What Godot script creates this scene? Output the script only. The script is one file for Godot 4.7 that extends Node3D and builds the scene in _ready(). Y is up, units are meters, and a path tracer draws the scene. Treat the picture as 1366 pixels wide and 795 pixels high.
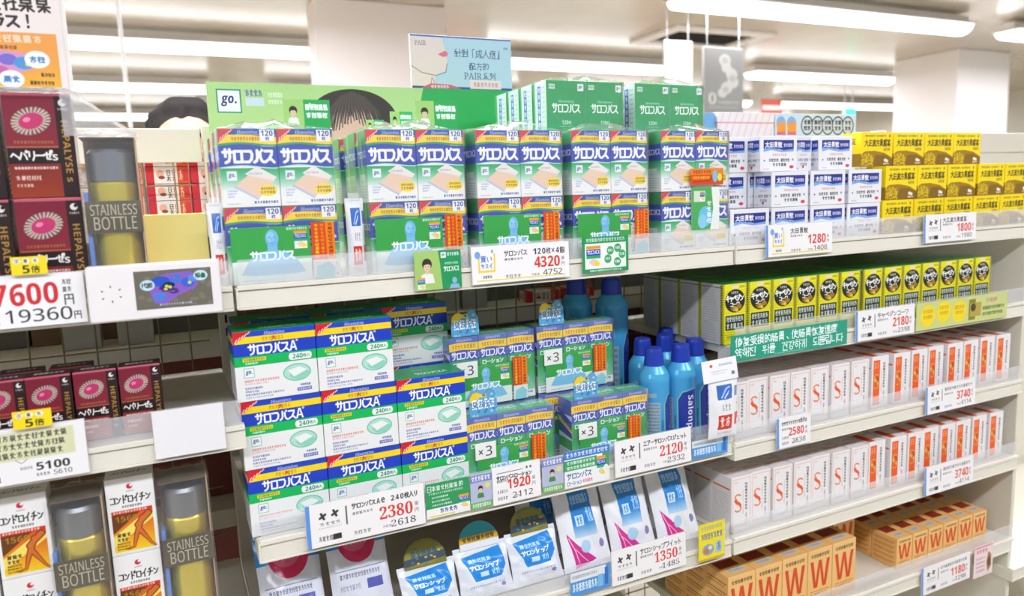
extends Node3D
# A drugstore aisle: shelves of boxed remedies, price cards, ceiling lights. Units are metres, y is up, the fronts of the shelves lie at z = 0.

# ---------------------------------------------------------------- print: a small raster sheet
class Sheet:
	const K := 2
	static var glyphs := {}
	static var letters := {}
	static var fonts := {}
	var im: Image
	var w: float
	var h: float
	func _init(width: int, height: int, paper: Color) -> void:
		w = width
		h = height
		im = Image.create(width * K, height * K, false, Image.FORMAT_RGB8)
		im.fill(paper)
	func rect(x: float, y: float, a: float, b: float, c: Color) -> void:
		var x0 := roundi(x * K)
		var y0 := roundi(y * K)
		im.fill_rect(Rect2i(x0, y0, maxi(1, roundi((x + a) * K) - x0), maxi(1, roundi((y + b) * K) - y0)), c)
	func fade(x: float, y: float, a: float, b: float, c0: Color, c1: Color) -> void:
		var n := int(b * K)
		for i in n:
			im.fill_rect(Rect2i(roundi(x * K), roundi(y * K) + i, roundi(a * K), 1), c0.lerp(c1, float(i) / n))
	func poly(pts: PackedVector2Array, c: Color) -> void:
		var n := pts.size()
		var lo := 1e9
		var hi := -1e9
		for p in pts:
			lo = minf(lo, p.y * K)
			hi = maxf(hi, p.y * K)
		var y0 := maxi(0, floori(lo))
		var y1 := mini(im.get_height() - 1, ceili(hi))
		for y in range(y0, y1 + 1):
			var cy := y + 0.5
			var xs := PackedFloat32Array()
			for i in n:
				var a := pts[i] * K
				var b := pts[(i + 1) % n] * K
				if (a.y <= cy) != (b.y <= cy):
					xs.append(a.x + (cy - a.y) / (b.y - a.y) * (b.x - a.x))
			xs.sort()
			for i in range(0, xs.size() - 1, 2):
				var q0 := ceili(xs[i] - 0.5)
				var q1 := ceili(xs[i + 1] - 0.5)
				if q1 > q0:
					im.fill_rect(Rect2i(q0, y, q1 - q0, 1), c)
	func ell(cx: float, cy: float, rx: float, ry: float, c: Color, tilt := 0.0) -> void:
		var p := PackedVector2Array()
		for i in 28:
			p.append(Vector2(cx, cy) + Vector2(rx * cos(TAU * i / 28), ry * sin(TAU * i / 28)).rotated(tilt))
		poly(p, c)
	func stroke(pts: PackedVector2Array, th: float, c: Color) -> void:
		for i in pts.size() - 1:
			var d := pts[i + 1] - pts[i]
			if d.length() < 1e-4:
				continue
			var s := d.normalized().orthogonal() * th / 2
			var e := d.normalized() * th * 0.25
			poly(PackedVector2Array([pts[i] + s - e, pts[i + 1] + s + e, pts[i + 1] - s + e, pts[i] - s - e]), c)
		if th * K > 5:
			for p in pts:
				ell(p.x, p.y, th * 0.5, th * 0.5, c)
	func glyph(ch: String, x: float, y: float, gw: float, gh: float, th: float, c: Color) -> void:
		for part in str(glyphs[ch]).split(","):
			var p := PackedVector2Array()
			for q in part.strip_edges().split(" ", false):
				p.append(Vector2(x + gw * ("0x" + q[0]).hex_to_int() / 10.0, y + gh * ("0x" + q[1]).hex_to_int() / 10.0))
			stroke(p, th, c)
	# a line of mixed writing; every character takes a cell of gw x gh
	func text(s: String, x: float, y: float, gw: float, gh: float, th: float, c: Color, step := 1.15) -> void:
		var at := x
		for ch in s:
			if glyphs.has(ch):
				glyph(ch, at, y, gw, gh, th, c)
			elif ch != " ":
				latin(ch, at + gw * (0.38 if ch == "!" else 0.1), y, gw * (0.22 if ch == "!" else 0.8), gh, c)
			at += gw * step
	# Latin letters and figures, fitted to a rectangle
	func latin(s: String, x: float, y: float, a: float, b: float, c: Color, font := "bold", lean := 0.0, turned := false) -> void:
		var key := s + font
		if not letters.has(key):
			var tm := TextMesh.new()
			tm.text = s
			tm.font = fonts[font]
			tm.font_size = 48
			tm.depth = 0.0
			tm.pixel_size = 0.01
			var arr := tm.get_mesh_arrays()
			var vs: PackedVector3Array = arr[Mesh.ARRAY_VERTEX]
			var ns: PackedVector3Array = arr[Mesh.ARRAY_NORMAL]
			var ix: PackedInt32Array = arr[Mesh.ARRAY_INDEX]
			var tri := PackedVector2Array()
			var lo := Vector2(1e9, 1e9)
			var hi := Vector2(-1e9, -1e9)
			for i in range(0, ix.size(), 3):
				if absf(ns[ix[i]].z) < 0.5 or ns[ix[i]].z < 0:
					continue
				for k in 3:
					var v := Vector2(vs[ix[i + k]].x, -vs[ix[i + k]].y)
					tri.append(v)
					lo = lo.min(v)
					hi = hi.max(v)
			letters[key] = [tri, lo, hi]
		var t: PackedVector2Array = letters[key][0]
		var l: Vector2 = letters[key][1]
		var g: Vector2 = letters[key][2] - l
		for i in range(0, t.size(), 3):
			var q := PackedVector2Array()
			for k in 3:
				var u := (t[i + k] - l) / g
				if turned:
					q.append(Vector2(x + (1.0 - u.y) * a, y + u.x * b))
				else:
					q.append(Vector2(x + u.x * a + (1.0 - u.y) * lean * b, y + u.y * b))
			poly(q, c)
	# print too fine to read in the photograph
	func fine(x: float, y: float, a: float, b: float, n: int, c: Color, seed_ := 1, th := 0.0) -> void:
		var r := RandomNumberGenerator.new()
		r.seed = seed_ * 7919 + n
		var cw := a / n
		var t := th if th > 0 else maxf(0.5, b * 0.1)
		for i in n:
			var x0 := x + cw * i + cw * 0.08
			var g := cw * 0.8
			var kind := r.randi() % 4
			var m := Vector2(x0, y + b * 0.06)
			var e := Vector2(g, b * 0.88)
			var lines := []
			if kind == 0:      # a frame over two legs
				lines = [[.15, .05, .85, .05, .85, .48, .15, .48, .15, .05], [.15, .26, .85, .26], [.05, .68, .95, .68], [.5, .5, .5, 1.0], [.5, .7, .1, 1.0], [.5, .7, .95, 1.0]]
			elif kind == 1:    # a narrow part beside a broad one
				lines = [[.2, .0, .2, 1.0], [.0, .25, .4, .25], [.02, .62, .38, .52], [.52, .1, 1.0, .1], [.76, .1, .76, .95], [.55, .45, .98, .45], [.5, .95, 1.0, .95]]
			elif kind == 2:    # a curved sign with a tail
				lines = [[.1, .2, .9, .15], [.5, .0, .45, .55, .2, .9], [.3, .5, .75, .42, .9, .7, .6, .98]]
			else:              # strokes fanning from a bar
				lines = [[.0, .3, 1.0, .3], [.35, .0, .35, .5], [.7, .0, .62, .55, .3, 1.0], [.3, .62, .9, .98]]
			for l in lines:
				var p := PackedVector2Array()
				var sx := r.randf_range(-0.08, 0.08)
				for k in range(0, l.size(), 2):
					p.append(m + Vector2((l[k] + sx) * e.x, l[k + 1] * e.y))
				stroke(p, t, c)
	# the five rounded katakana of the plaster boxes
	func logo(x: float, y: float, a: float, b: float, c: Color, th := 0.0) -> void:
		var cw := a / 5.0
		var t := th if th > 0 else cw * 0.23
		var rows := [
			[[0.0, .22, .92, .22], [.26, .04, .26, .52], [.7, .04, .7, .58, .58, .84, .25, .96]],
			[[.1, .16, .86, .16, .86, .92, .1, .92, .1, .16]],
			[[.04, .16, .74, .16, .88, .38, .8, .72, .52, .92, .04, .92]],
			[[.34, .12, .34, .6, .24, .84, .0, .94], [.66, .24, .66, .58, .78, .84, 1.0, .94], [.86, .02, .96, .1, .86, .18, .78, .1, .86, .02]],
			[[.1, .16, .84, .16, .78, .42, .5, .74, .08, .93], [.62, .66, 1.04, .96]]]
		for i in 5:
			for part in rows[i]:
				var p := PackedVector2Array()
				for k in range(0, part.size(), 2):
					p.append(Vector2(x + cw * (i + part[k] * 0.92), y + b * part[k + 1]))
				stroke(p, t * (0.5 if part.size() == 10 and part[0] == .86 else 1.0), c)
	func go_mark(x: float, y: float, s: float, edge: Color) -> void:
		rect(x, y, s, s, edge)
		rect(x + s * .06, y + s * .06, s * .88, s * .88, Color("f2f6f8"))
		latin("go.", x + s * .16, y + s * .28, s * .62, s * .44, Color("23347e"), "bold", 0.15)
	func wave(y0: float, y1: float, amp: float, c: Color, phase := 0.0, x0 := 0.0, x1 := -1.0) -> void:
		var e := w if x1 < 0 else x1
		var p := PackedVector2Array()
		for i in 17:
			p.append(Vector2(x0 + (e - x0) * i / 16.0, y0 - amp * sin(TAU * i / 16.0 * 0.9 - 0.9 + phase)))
		for i in range(16, -1, -1):
			p.append(Vector2(x0 + (e - x0) * i / 16.0, y1 - amp * sin(TAU * i / 16.0 * 0.9 - 0.9 + phase)))
		poly(p, c)
	func stick(other: Sheet, x: int, y: int) -> void:
		im.blit_rect(other.im, Rect2i(Vector2i.ZERO, other.im.get_size()), Vector2i(x * K, y * K))
	func texture() -> ImageTexture:
		im.resize(int(w), int(h), Image.INTERPOLATE_BILINEAR if K == 1 else Image.INTERPOLATE_TRILINEAR)
		return ImageTexture.create_from_image(im)

const GLYPHS := {
	"サ": "03 a3, 31 36, 71 75 58 3a", "ロ": "12 92 99 19 12", "ン": "12 44, 19 58 93", "パ": "32 25 09, 63 86 99, 81 90 a1 92 81", "バ": "32 25 09, 63 86 99, 70 82, 90 a2",
	"ス": "12 82 56 19, 56 99", "ー": "05 a5", "シ": "21 43, 14 36, 19 58 93", "ョ": "34 84 89 39, 36 86", "ヘ": "06 33 a8", "リ": "21 26, 81 86 6a", "ぜ": "04 94, 71 76 67, 32 38 49 89, 80 82, a0 a2",
	"コ": "12 92 99 19", "ド": "30 3a, 34 76, 71 83, 90 a2", "イ": "80 54 06, 54 5a", "チ": "70 22, 05 a5, 51 56 2a", "エ": "12 92, 52 59, 09 a9", "ア": "01 91 65, 53 57 2a", "ジ": "21 43, 14 36, 19 58 93, 70 82, 90 a2",
	"ェ": "24 84, 54 59, 19 99", "ッ": "24 36, 54 66, 94 87 5a", "ト": "30 3a, 34 87", "プ": "02 82 86 3a, 91 a0 a2 91", "ラ": "21 81, 04 94 78 3a", "キ": "13 92, 06 a5, 40 6a", "ャ": "05 94 77, 33 5a", "ベ": "06 33 a8, 62 74, 81 93",
	"ワ": "14 11 91 94 4a", "ヤ": "04 93 76, 30 6a", "い": "12 17 39, 82 97", "り": "21 26 36, 71 76 4a", "テ": "21 81, 04 a4, 54 57 2a", "フ": "01 91 86 3a", "ッ_": "24 36",
	"枚": "03 53, 20 2a, 24 07, 24 46, 70 53, 62 a2, 92 86 5a, 64 77 aa", "入": "40 52 36 0a, 53 77 aa", "個": "20 04, 13 1a, 31 a1 aa 3a 31, 53 83, 62 65, 55 85 88 58 55", "円": "1a 11 91 9a, 51 55, 15 95",
	"太": "03 a3, 50 46 0a, 54 aa, 48 69", "田": "11 91 99 19 11, 51 59, 15 95", "胃": "20 80 84 24 20, 50 54, 22 82, 2a 25 85 8a, 27 87, 28 88", "散": "02 52, 10 14, 30 34, 04 54, 1a 15 45 4a, 17 47, 70 53, 62 a2, 92 86 5a, 64 77 aa",
	"大": "03 a3, 50 46 0a, 54 aa", "正": "11 91, 51 59, 55 95, 24 29, 09 a9", "漢": "11 22, 04 15, 0a 27, 32 a2, 50 53, 80 83, 44 94 96 46 44, 38 a8, 64 68 3a, 78 aa", "方": "50 52, 02 a2, 42 45 1a, 45 95 8a 69",
	"腸": "11 31 3a, 11 16 0a, 14 34, 50 90 94 54 50, 52 92, 46 96 9a 79, 56 49, 76 5a", "薬": "01 a1, 30 33, 70 73, 33 73 76 36 33, 34 74, 07 a7, 56 5a, 57 1a, 57 9a", "買": "10 90 93 13 10, 40 43, 60 63, 24 84 88 28 24, 25 85, 27 87, 38 1a, 78 9a",
	"針": "30 04, 23 54, 14 54, 06 56, 34 39, 09 59, 64 a4, 80 8a", "對": "20 23, 40 43, 04 64, 12 53, 16 56, 35 39, 09 69, 73 a3, 90 99 79, 75 86", "成": "12 a2, 12 15 0a, 15 45 48 29, 60 66 9a a8, 94 6a, 80 91", "人": "50 45 0a, 53 77 aa",
	"痘": "50 51, 21 a1, 21 26 0a, 03 15, 43 93, 54 84 86 56 54, 47 49, 87 79, 3a aa", "配": "01 51, 2a 13, 04 54 5a 0a 04, 21 24, 31 34, 07 57, 61 91 95 65, 65 69 a9 a7", "的": "30 12, 12 42 49 19 12, 15 45, 70 54, 62 a2 a7 89, 65 77",
	"系": "70 22, 41 24 54, 74 27 87, 56 5a, 37 0a, 77 aa", "列": "01 51, 31 04, 23 53 46 0a, 25 36, 72 77, 90 9a 7a", "「": "6a 60 90", "」": "3a 40 4a 1a", "修": "20 04, 13 1a, 42 48, 60 43, 52 92 45, 63 a5, 95 57, 96 59, 97 4a",
	"复": "30 12, 22 92, 33 83 86 36 33, 34 84, 46 18, 37 87 4a 1a, 48 9a", "受": "90 11, 22 33, 51 53, 82 73, 05 04 a4 a5, 26 86 4a 0a, 37 aa", "损": "03 43, 20 2a 19, 07 46, 50 90 93 53 50, 54 94 98, 54 58, 75 77 4a, 78 aa", "肠": "11 31 3a, 11 16 0a, 14 34, 17 37, 51 91 54, 45 a5 9a 79, 65 49, 85 6a",
	"、": "37 59", "使": "20 04, 13 1a, 32 a2, 43 93 95 45 43, 60 67 3a, 47 aa", "恢": "20 2a, 02 05, 32 44, 42 a2, 62 66 3a, 74 77 5a, 77 aa, 54 55", "健": "10 04, 13 1a, 31 51 34 54 3a aa, 61 91, 53 a3, 65 95, 57 a7, 70 79", "康": "50 51, 11 a1, 11 16 0a, 32 82 85 35, 23 a3, 51 5a, 26 37, 76 87, 2a 48, 58 9a",
	"代": "20 04, 13 1a, 34 a3, 60 66 9a a8, 80 91", "謝": "01 31, 03 33, 05 35, 07 37 3a 0a 07, 50 60 6a, 50 57, 53 63, 55 65, 73 a3, 90 99 79", "解": "20 02, 12 42 4a, 12 17 0a, 14 44, 16 46, 60 90 94, 70 54, 56 a6, 75 7a, 58 a8", "毒": "21 81, 13 93, 05 a5, 50 55, 26 86 8a 1a 26, 08 a8, 56 5a", "日": "10 90 9a 1a 10, 15 95", "本": "02 a2, 50 5a, 52 08, 52 a8, 38 78",
	"倍": "20 04, 13 1a, 60 61, 32 a2, 43 54, 83 74, 35 a5, 46 96 9a 4a 46", "ポ": "02 92, 50 5a 39, 25 08, 75 98, 91 a0", "約": "30 12 42 05, 45 56",
	"약": "20 42 44 25 03 02 20, 60 66, 61 91, 64 94, 27 87 8a", "해": "20 40, 02 62, 34 55 57 38 16 15 34, 60 6a, 65 95, 90 9a", "진": "01 61, 31 05, 33 65, 90 97, 26 2a 9a", "위": "21 51 53 24 11 21, 06 76, 46 4a, 90 9a", "를": "20 80 82 22 23 83, 04 a4, 25 85 87 27 2a 8a",
	"건": "01 51 25, 54 84, 80 87, 26 2a 9a", "강": "01 51 25, 80 85, 83 a3, 46 77 79 4a 28 27 46", "하": "20 50, 02 62, 34 55 57 38 16 15 34, 80 8a, 85 a5", "게": "01 41 29, 45 65, 60 6a, 90 9a", "되": "11 61, 11 16 66, 46 49, 09 79, 90 9a", "돌": "10 90, 10 12 92, 52 54, 04 a4, 15 85 87 17 1a 9a", "립": "00 60 63 03 06 66, 90 95, 26 2a 9a 96, 28 98", "니": "11 18 68, 90 9a", "다": "11 61, 11 18 68, 80 8a, 85 a5",
	"×": "22 88, 82 28", "「_": "60 69", "最": "20 80 83 23 20, 22 82, 04 a4, 14 1a, 34 3a, 16 36, 18 38, 55 95 5a, 65 9a", "好": "10 26 4a, 03 43 0a, 51 91 74 7a 59, 45 a5",
}

# ---------------------------------------------------------------- shapes
var used := {}
var M := {}
var rng := RandomNumberGenerator.new()

func quad(st: SurfaceTool, p: Array, n: Array, uv: Array) -> void:
	for k in [0, 1, 2, 0, 2, 3]:
		st.set_normal(n[k])
		st.set_uv(uv[k])
		st.add_vertex(p[k])

# a carton standing on its base: front face at z = 0, bevelled edges; r holds the UV rectangles of front, side and top
func carton_mesh(w: float, h: float, d: float, b: float, r: Dictionary = {}) -> ArrayMesh:
	var st := SurfaceTool.new()
	st.begin(Mesh.PRIMITIVE_TRIANGLES)
	var whole := Rect2(0, 0, 1, 1)
	var fr: Rect2 = r.get("front", whole)
	var sd: Rect2 = r.get("side", fr)
	var tp: Rect2 = r.get("top", sd)
	var bk: Rect2 = r.get("back", fr)
	var hx := w / 2
	var hy := h / 2
	var hz := d / 2
	var o := Vector3(0, hy, -hz)
	var faces := [
		[Vector3(0, 0, 1), Vector3(1, 0, 0), Vector3(0, 1, 0), fr], [Vector3(0, 0, -1), Vector3(-1, 0, 0), Vector3(0, 1, 0), bk],
		[Vector3(-1, 0, 0), Vector3(0, 0, 1), Vector3(0, 1, 0), sd], [Vector3(1, 0, 0), Vector3(0, 0, -1), Vector3(0, 1, 0), sd],
		[Vector3(0, 1, 0), Vector3(1, 0, 0), Vector3(0, 0, -1), tp], [Vector3(0, -1, 0), Vector3(1, 0, 0), Vector3(0, 0, 1), tp]]
	var half := Vector3(hx, hy, hz)
	for f in faces:
		var n: Vector3 = f[0]
		var u: Vector3 = f[1]
		var v: Vector3 = f[2]
		var q: Rect2 = f[3]
		var hn: float = absf(n.dot(half))
		var hu: float = absf(u.dot(half)) - b
		var hv: float = absf(v.dot(half)) - b
		var c := o + n * hn
		var uvs := [q.position, q.position + Vector2(q.size.x, 0), q.end, q.position + Vector2(0, q.size.y)]
		var ps := [c - u * hu + v * hv, c + u * hu + v * hv, c + u * hu - v * hv, c - u * hu - v * hv]
		quad(st, ps, [n, n, n, n], uvs)
		# half of each of the four bevels belongs to this face
		var rim := [v, u, -v, -u]
		for k in 4:
			var e: Vector3 = rim[k]
			var a: Vector3 = ps[k]
			var z: Vector3 = ps[(k + 1) % 4]
			var m: Vector3 = (n + e).normalized()
			var out: Vector3 = e * b * 0.7 - n * b * 0.3
			quad(st, [a + out, z + out, z, a], [m, m, n, n], [uvs[k], uvs[(k + 1) % 4], uvs[(k + 1) % 4], uvs[k]])
			var t: Vector3 = rim[(k + 1) % 4]
			var far: Vector3 = z + (e + t - n) * b * 0.42
			for tri in [[z, z + out, far], [z, far, z + t * b * 0.7 - n * b * 0.3]]:
				for p in tri:
					st.set_normal((n + (e + t) * 0.5).normalized())
					st.set_uv(uvs[(k + 1) % 4])
					st.add_vertex(p)
	return st.commit()

func slab(w: float, h: float, d: float, b := 0.001) -> ArrayMesh:
	return carton_mesh(w, h, d, b)

# a box given by two corners, as part of a larger SurfaceTool
func add_box(st: SurfaceTool, a: Vector3, z: Vector3) -> void:
	var m := carton_mesh(z.x - a.x, z.y - a.y, z.z - a.z, minf(0.0008, minf(z.x - a.x, minf(z.y - a.y, z.z - a.z)) * 0.2))
	st.append_from(m, 0, Transform3D(Basis(), Vector3((a.x + z.x) / 2, a.y, z.z)))

func lathe(profile: PackedVector2Array, seg := 24, uv_from := 0.0, uv_to := 1.0) -> ArrayMesh:
	var st := SurfaceTool.new()
	st.begin(Mesh.PRIMITIVE_TRIANGLES)
	var n := profile.size()
	var lo: float = profile[0].y
	var hi: float = profile[n - 1].y
	for i in n - 1:
		var a := profile[i]
		var b := profile[i + 1]
		var t := (b - a).normalized()
		var na := Vector2(t.y, -t.x)
		for k in seg:
			var p := []
			var nn := []
			var uv := []
			for c in [[b, k], [b, k + 1], [a, k + 1], [a, k]]:
				var g: float = TAU * c[1] / seg
				var q: Vector2 = c[0]
				p.append(Vector3(-sin(g) * q.x, q.y, -cos(g) * q.x))
				nn.append(Vector3(-sin(g) * na.x, na.y, -cos(g) * na.x).normalized())
				uv.append(Vector2(float(c[1]) / seg, lerpf(uv_from, uv_to, 1.0 - (q.y - lo) / maxf(hi - lo, 1e-5))))
			quad(st, p, nn, uv)
	return st.commit()

# an outline in the x-y plane given a thickness; its print covers the front
func cutout(pts: PackedVector2Array, depth: float) -> ArrayMesh:
	var st := SurfaceTool.new()
	st.begin(Mesh.PRIMITIVE_TRIANGLES)
	var lo := pts[0]
	var hi := pts[0]
	for p in pts:
		lo = lo.min(p)
		hi = hi.max(p)
	var ix := Geometry2D.triangulate_polygon(pts)
	for face in [[0.0, 1.0], [-depth, -1.0]]:
		for i in range(0, ix.size(), 3):
			var t := [pts[ix[i]], pts[ix[i + 1]], pts[ix[i + 2]]]
			var turn: float = (t[1] - t[0]).cross(t[2] - t[0])
			if (turn > 0) == (face[1] > 0):
				t = [t[0], t[2], t[1]]
			for p in t:
				st.set_normal(Vector3(0, 0, face[1]))
				st.set_uv(Vector2((p.x - lo.x) / (hi.x - lo.x), (hi.y - p.y) / (hi.y - lo.y)))
				st.add_vertex(Vector3(p.x, p.y, face[0]))
	for i in pts.size():
		var a := pts[i]
		var b := pts[(i + 1) % pts.size()]
		var e := (b - a).normalized()
		var n := Vector3(e.y, -e.x, 0)
		var ua := Vector2((a.x - lo.x) / (hi.x - lo.x), (hi.y - a.y) / (hi.y - lo.y))
		quad(st, [Vector3(a.x, a.y, 0), Vector3(a.x, a.y, -depth), Vector3(b.x, b.y, -depth), Vector3(b.x, b.y, 0)], [n, n, n, n], [ua, ua, ua, ua])
	return st.commit()

# a filled pouch standing on its bottom edge: sealed rims, a belly, creases
func pouch(w: float, h: float, d: float, seed_: int, nx := 14, ny := 18, back := true) -> ArrayMesh:
	var st := SurfaceTool.new()
	st.begin(Mesh.PRIMITIVE_TRIANGLES)
	st.set_smooth_group(0)
	var noise := FastNoiseLite.new()
	noise.seed = seed_
	noise.frequency = 9.0
	for side in ([1.0, -1.0] if back else [1.0]):
		var g := []
		for j in ny + 1:
			var row := []
			for i in nx + 1:
				var u := float(i) / nx
				var v := float(j) / ny
				var belly := pow(maxf(0.0, sin(PI * u)), 0.55) * pow(clampf(sin(PI * clampf((v - 0.0) / 0.9, 0, 1)), 0, 1), 0.6)
				if v > 0.9:
					belly = 0.0
				var x := (u - 0.5) * w * (1.0 - 0.05 * sin(PI * clampf(v / 0.9, 0, 1)))
				var z: float = side * (d / 2 * belly + 0.0006) + noise.get_noise_3d(u * 0.5, v * 0.5, side) * d * 0.26 * clampf(belly * 2.0, 0.08, 1.0)
				row.append([Vector3(x, v * h, z), Vector2(u if side > 0 else 1.0 - u, 1.0 - v)])
			g.append(row)
		for j in ny:
			for i in nx:
				var q := [g[j + 1][i], g[j + 1][i + 1], g[j][i + 1], g[j][i]]
				if side < 0:
					q = [q[1], q[0], q[3], q[2]]
				for k in [0, 1, 2, 0, 2, 3]:
					st.set_uv(q[k][1])
					st.add_vertex(q[k][0])
	st.index()
	st.generate_normals()
	return st.commit()

# clear film drawn tight over a block w x h x d, puckered at the top; the block's base is at the origin, its front at z = 0
func film_mesh(w: float, h: float, d: float, seed_: int, pucker := 0.018) -> ArrayMesh:
	var st := SurfaceTool.new()
	st.begin(Mesh.PRIMITIVE_TRIANGLES)
	st.set_smooth_group(0)
	var noise := FastNoiseLite.new()
	noise.seed = seed_
	noise.frequency = 1.0
	var e := 0.0012
	var sides := [
		[Vector3(-w / 2 - e, 0, e), Vector3(w + 2 * e, 0, 0), Vector3(0, h, 0), Vector3(0, 0, 1)],
		[Vector3(-w / 2 - e, 0, -d - e), Vector3(0, 0, d + 2 * e), Vector3(0, h, 0), Vector3(-1, 0, 0)],
		[Vector3(w / 2 + e, 0, e), Vector3(0, 0, -d - 2 * e), Vector3(0, h, 0), Vector3(1, 0, 0)],
		[Vector3(-w / 2 - e, h, e), Vector3(w + 2 * e, 0, 0), Vector3(0, 0, -d - 2 * e), Vector3(0, 1, 0)]]
	for s in sides.size():
		var f: Array = sides[s]
		var nx := 8
		var ny := 6
		var g := []
		for j in ny + 1:
			for i in nx + 1:
				var u := float(i) / nx
				var v := float(j) / ny
				var p: Vector3 = f[0] + f[1] * u + f[2] * v
				var bump := absf(noise.get_noise_3d(p.x * 60, p.y * 60, p.z * 60 + s)) * 0.0016
				if s == 3:
					bump += pucker * sin(PI * u) * sin(PI * v) * (0.6 + noise.get_noise_2d(u * 9, v * 9))
				elif i == 0 or i == nx or j == ny:
					bump = 0.0
				g.append(p + Vector3(f[3]) * maxf(bump, 0.0))
		for j in ny:
			for i in nx:
				var q := [g[(j + 1) * (nx + 1) + i], g[(j + 1) * (nx + 1) + i + 1], g[j * (nx + 1) + i + 1], g[j * (nx + 1) + i]]
				for k in [0, 1, 2, 0, 2, 3]:
					st.set_uv(Vector2(0, 0))
					st.add_vertex(q[k])
	st.index()
	st.generate_normals()
	return st.commit()

func rod(a: Vector3, b: Vector3, r: float, seg := 6) -> ArrayMesh:
	var st := SurfaceTool.new()
	st.begin(Mesh.PRIMITIVE_TRIANGLES)
	var d := (b - a).normalized()
	var u := d.cross(Vector3.UP if absf(d.y) < 0.9 else Vector3.RIGHT).normalized()
	var v := d.cross(u)
	for k in seg:
		var g0 := TAU * k / seg
		var g1 := TAU * (k + 1) / seg
		var n0 := u * cos(g0) + v * sin(g0)
		var n1 := u * cos(g1) + v * sin(g1)
		quad(st, [a + n0 * r, b + n0 * r, b + n1 * r, a + n1 * r], [n0, n0, n1, n1], [Vector2(0, 0), Vector2(0, 1), Vector2(1, 1), Vector2(1, 0)])
		for c in [[a, -d, 1], [b, d, 0]]:
			var t := [c[0], c[0] + (n1 if c[2] else n0) * r, c[0] + (n0 if c[2] else n1) * r]
			for p in t:
				st.set_normal(c[1])
				st.set_uv(Vector2.ZERO)
				st.add_vertex(p)
	return st.commit()

# ---------------------------------------------------------------- nodes
func numbered(called: String) -> String:
	var n: int = used.get(called, 0)
	used[called] = n + 1
	return called if n == 0 else "%s_%03d" % [called, n]

func tag(o: Node3D, label: String, category: String, group := "") -> Node3D:
	o.set_meta("label", label)
	o.set_meta("category", category)
	if group:
		o.set_meta("group", group)
	return o

func thing(called: String, label: String, category: String, at: Vector3, group := "", turn := 0.0) -> Node3D:
	var o := Node3D.new()
	o.name = numbered(called)
	add_child(o)
	o.position = at
	o.rotation.y = turn
	return tag(o, label, category, group)

func part(parent: Node3D, called: String, mesh: Mesh, mat: Material, at := Vector3.ZERO, turn := Vector3.ZERO) -> MeshInstance3D:
	var o := MeshInstance3D.new()
	o.name = called
	o.mesh = mesh
	o.material_override = mat
	parent.add_child(o, true)
	o.position = at
	o.rotation = turn
	return o

func solo(called: String, label: String, category: String, mesh: Mesh, mat: Material, at: Vector3, group := "", turn := Vector3.ZERO) -> MeshInstance3D:
	var o := part(self, numbered(called), mesh, mat, at, turn)
	tag(o, label, category, group)
	return o

func struct(called: String, mesh: Mesh, mat: Material, at: Vector3) -> MeshInstance3D:
	var o := part(self, called, mesh, mat, at)
	o.set_meta("kind", "structure")
	return o

func copy(o: Node3D, at: Vector3, label := "", turn := 0.0) -> Node3D:
	var c: Node3D = o.duplicate()
	c.name = numbered(str(o.get_meta("base_name")) if o.has_meta("base_name") else str(o.name).rstrip("0123456789").trim_suffix("_"))
	add_child(c)
	c.position = at
	c.rotation.y = turn
	if label:
		c.set_meta("label", label)
	return c

# ---------------------------------------------------------------- materials
func plain(c: Color, rough := 0.5, metal := 0.0) -> StandardMaterial3D:
	var m := StandardMaterial3D.new()
	m.albedo_color = c
	m.roughness = rough
	m.metallic = metal
	return m

func printed(s: Sheet, rough := 0.42) -> StandardMaterial3D:
	var m := StandardMaterial3D.new()
	m.albedo_texture = s.texture()
	m.roughness = rough
	m.texture_repeat = false
	return m

func clear(c: Color, alpha: float, rough := 0.08) -> StandardMaterial3D:
	var m := StandardMaterial3D.new()
	m.albedo_color = Color(c, alpha)
	m.transparency = BaseMaterial3D.TRANSPARENCY_ALPHA
	m.roughness = rough
	return m

# front, side and top sheets laid out in one texture
func atlas(front: Sheet, side: Sheet, top: Sheet) -> Dictionary:
	var w := int(front.w + side.w + top.w)
	var h := int(maxf(front.h, maxf(side.h, top.h)))
	var s := Sheet.new(w, h, Color.WHITE)
	s.stick(front, 0, 0)
	s.stick(side, int(front.w), 0)
	s.stick(top, int(front.w + side.w), 0)
	var px := 0.6
	var r := {}
	r.front = Rect2(px / w, px / h, (front.w - 2 * px) / w, (front.h - 2 * px) / h)
	r.side = Rect2((front.w + px) / w, px / h, (side.w - 2 * px) / w, (side.h - 2 * px) / h)
	r.top = Rect2((front.w + side.w + px) / w, px / h, (top.w - 2 * px) / w, (top.h - 2 * px) / h)
	r.mat = printed(s)
	return r

func product(key: String, w: float, h: float, d: float, a: Dictionary) -> void:
	M[key] = a.mat
	M[key + "_mesh"] = carton_mesh(w, h, d, minf(0.0009, w * 0.02), a)
	M[key + "_size"] = Vector3(w, h, d)

# rows of the same carton: one thing for every box
func stack(key: String, called: String, label: String, category: String, group: String, spots: Array, jitter := 0.0) -> void:
	for s in spots:
		var turn := rng.randf_range(-jitter, jitter)
		solo(called, label, category, M[key + "_mesh"], M[key], s, group, Vector3(0, turn, 0))

# ---------------------------------------------------------------- print of the products
func h(c: String) -> Color:
	return Color.html(c)

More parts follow.
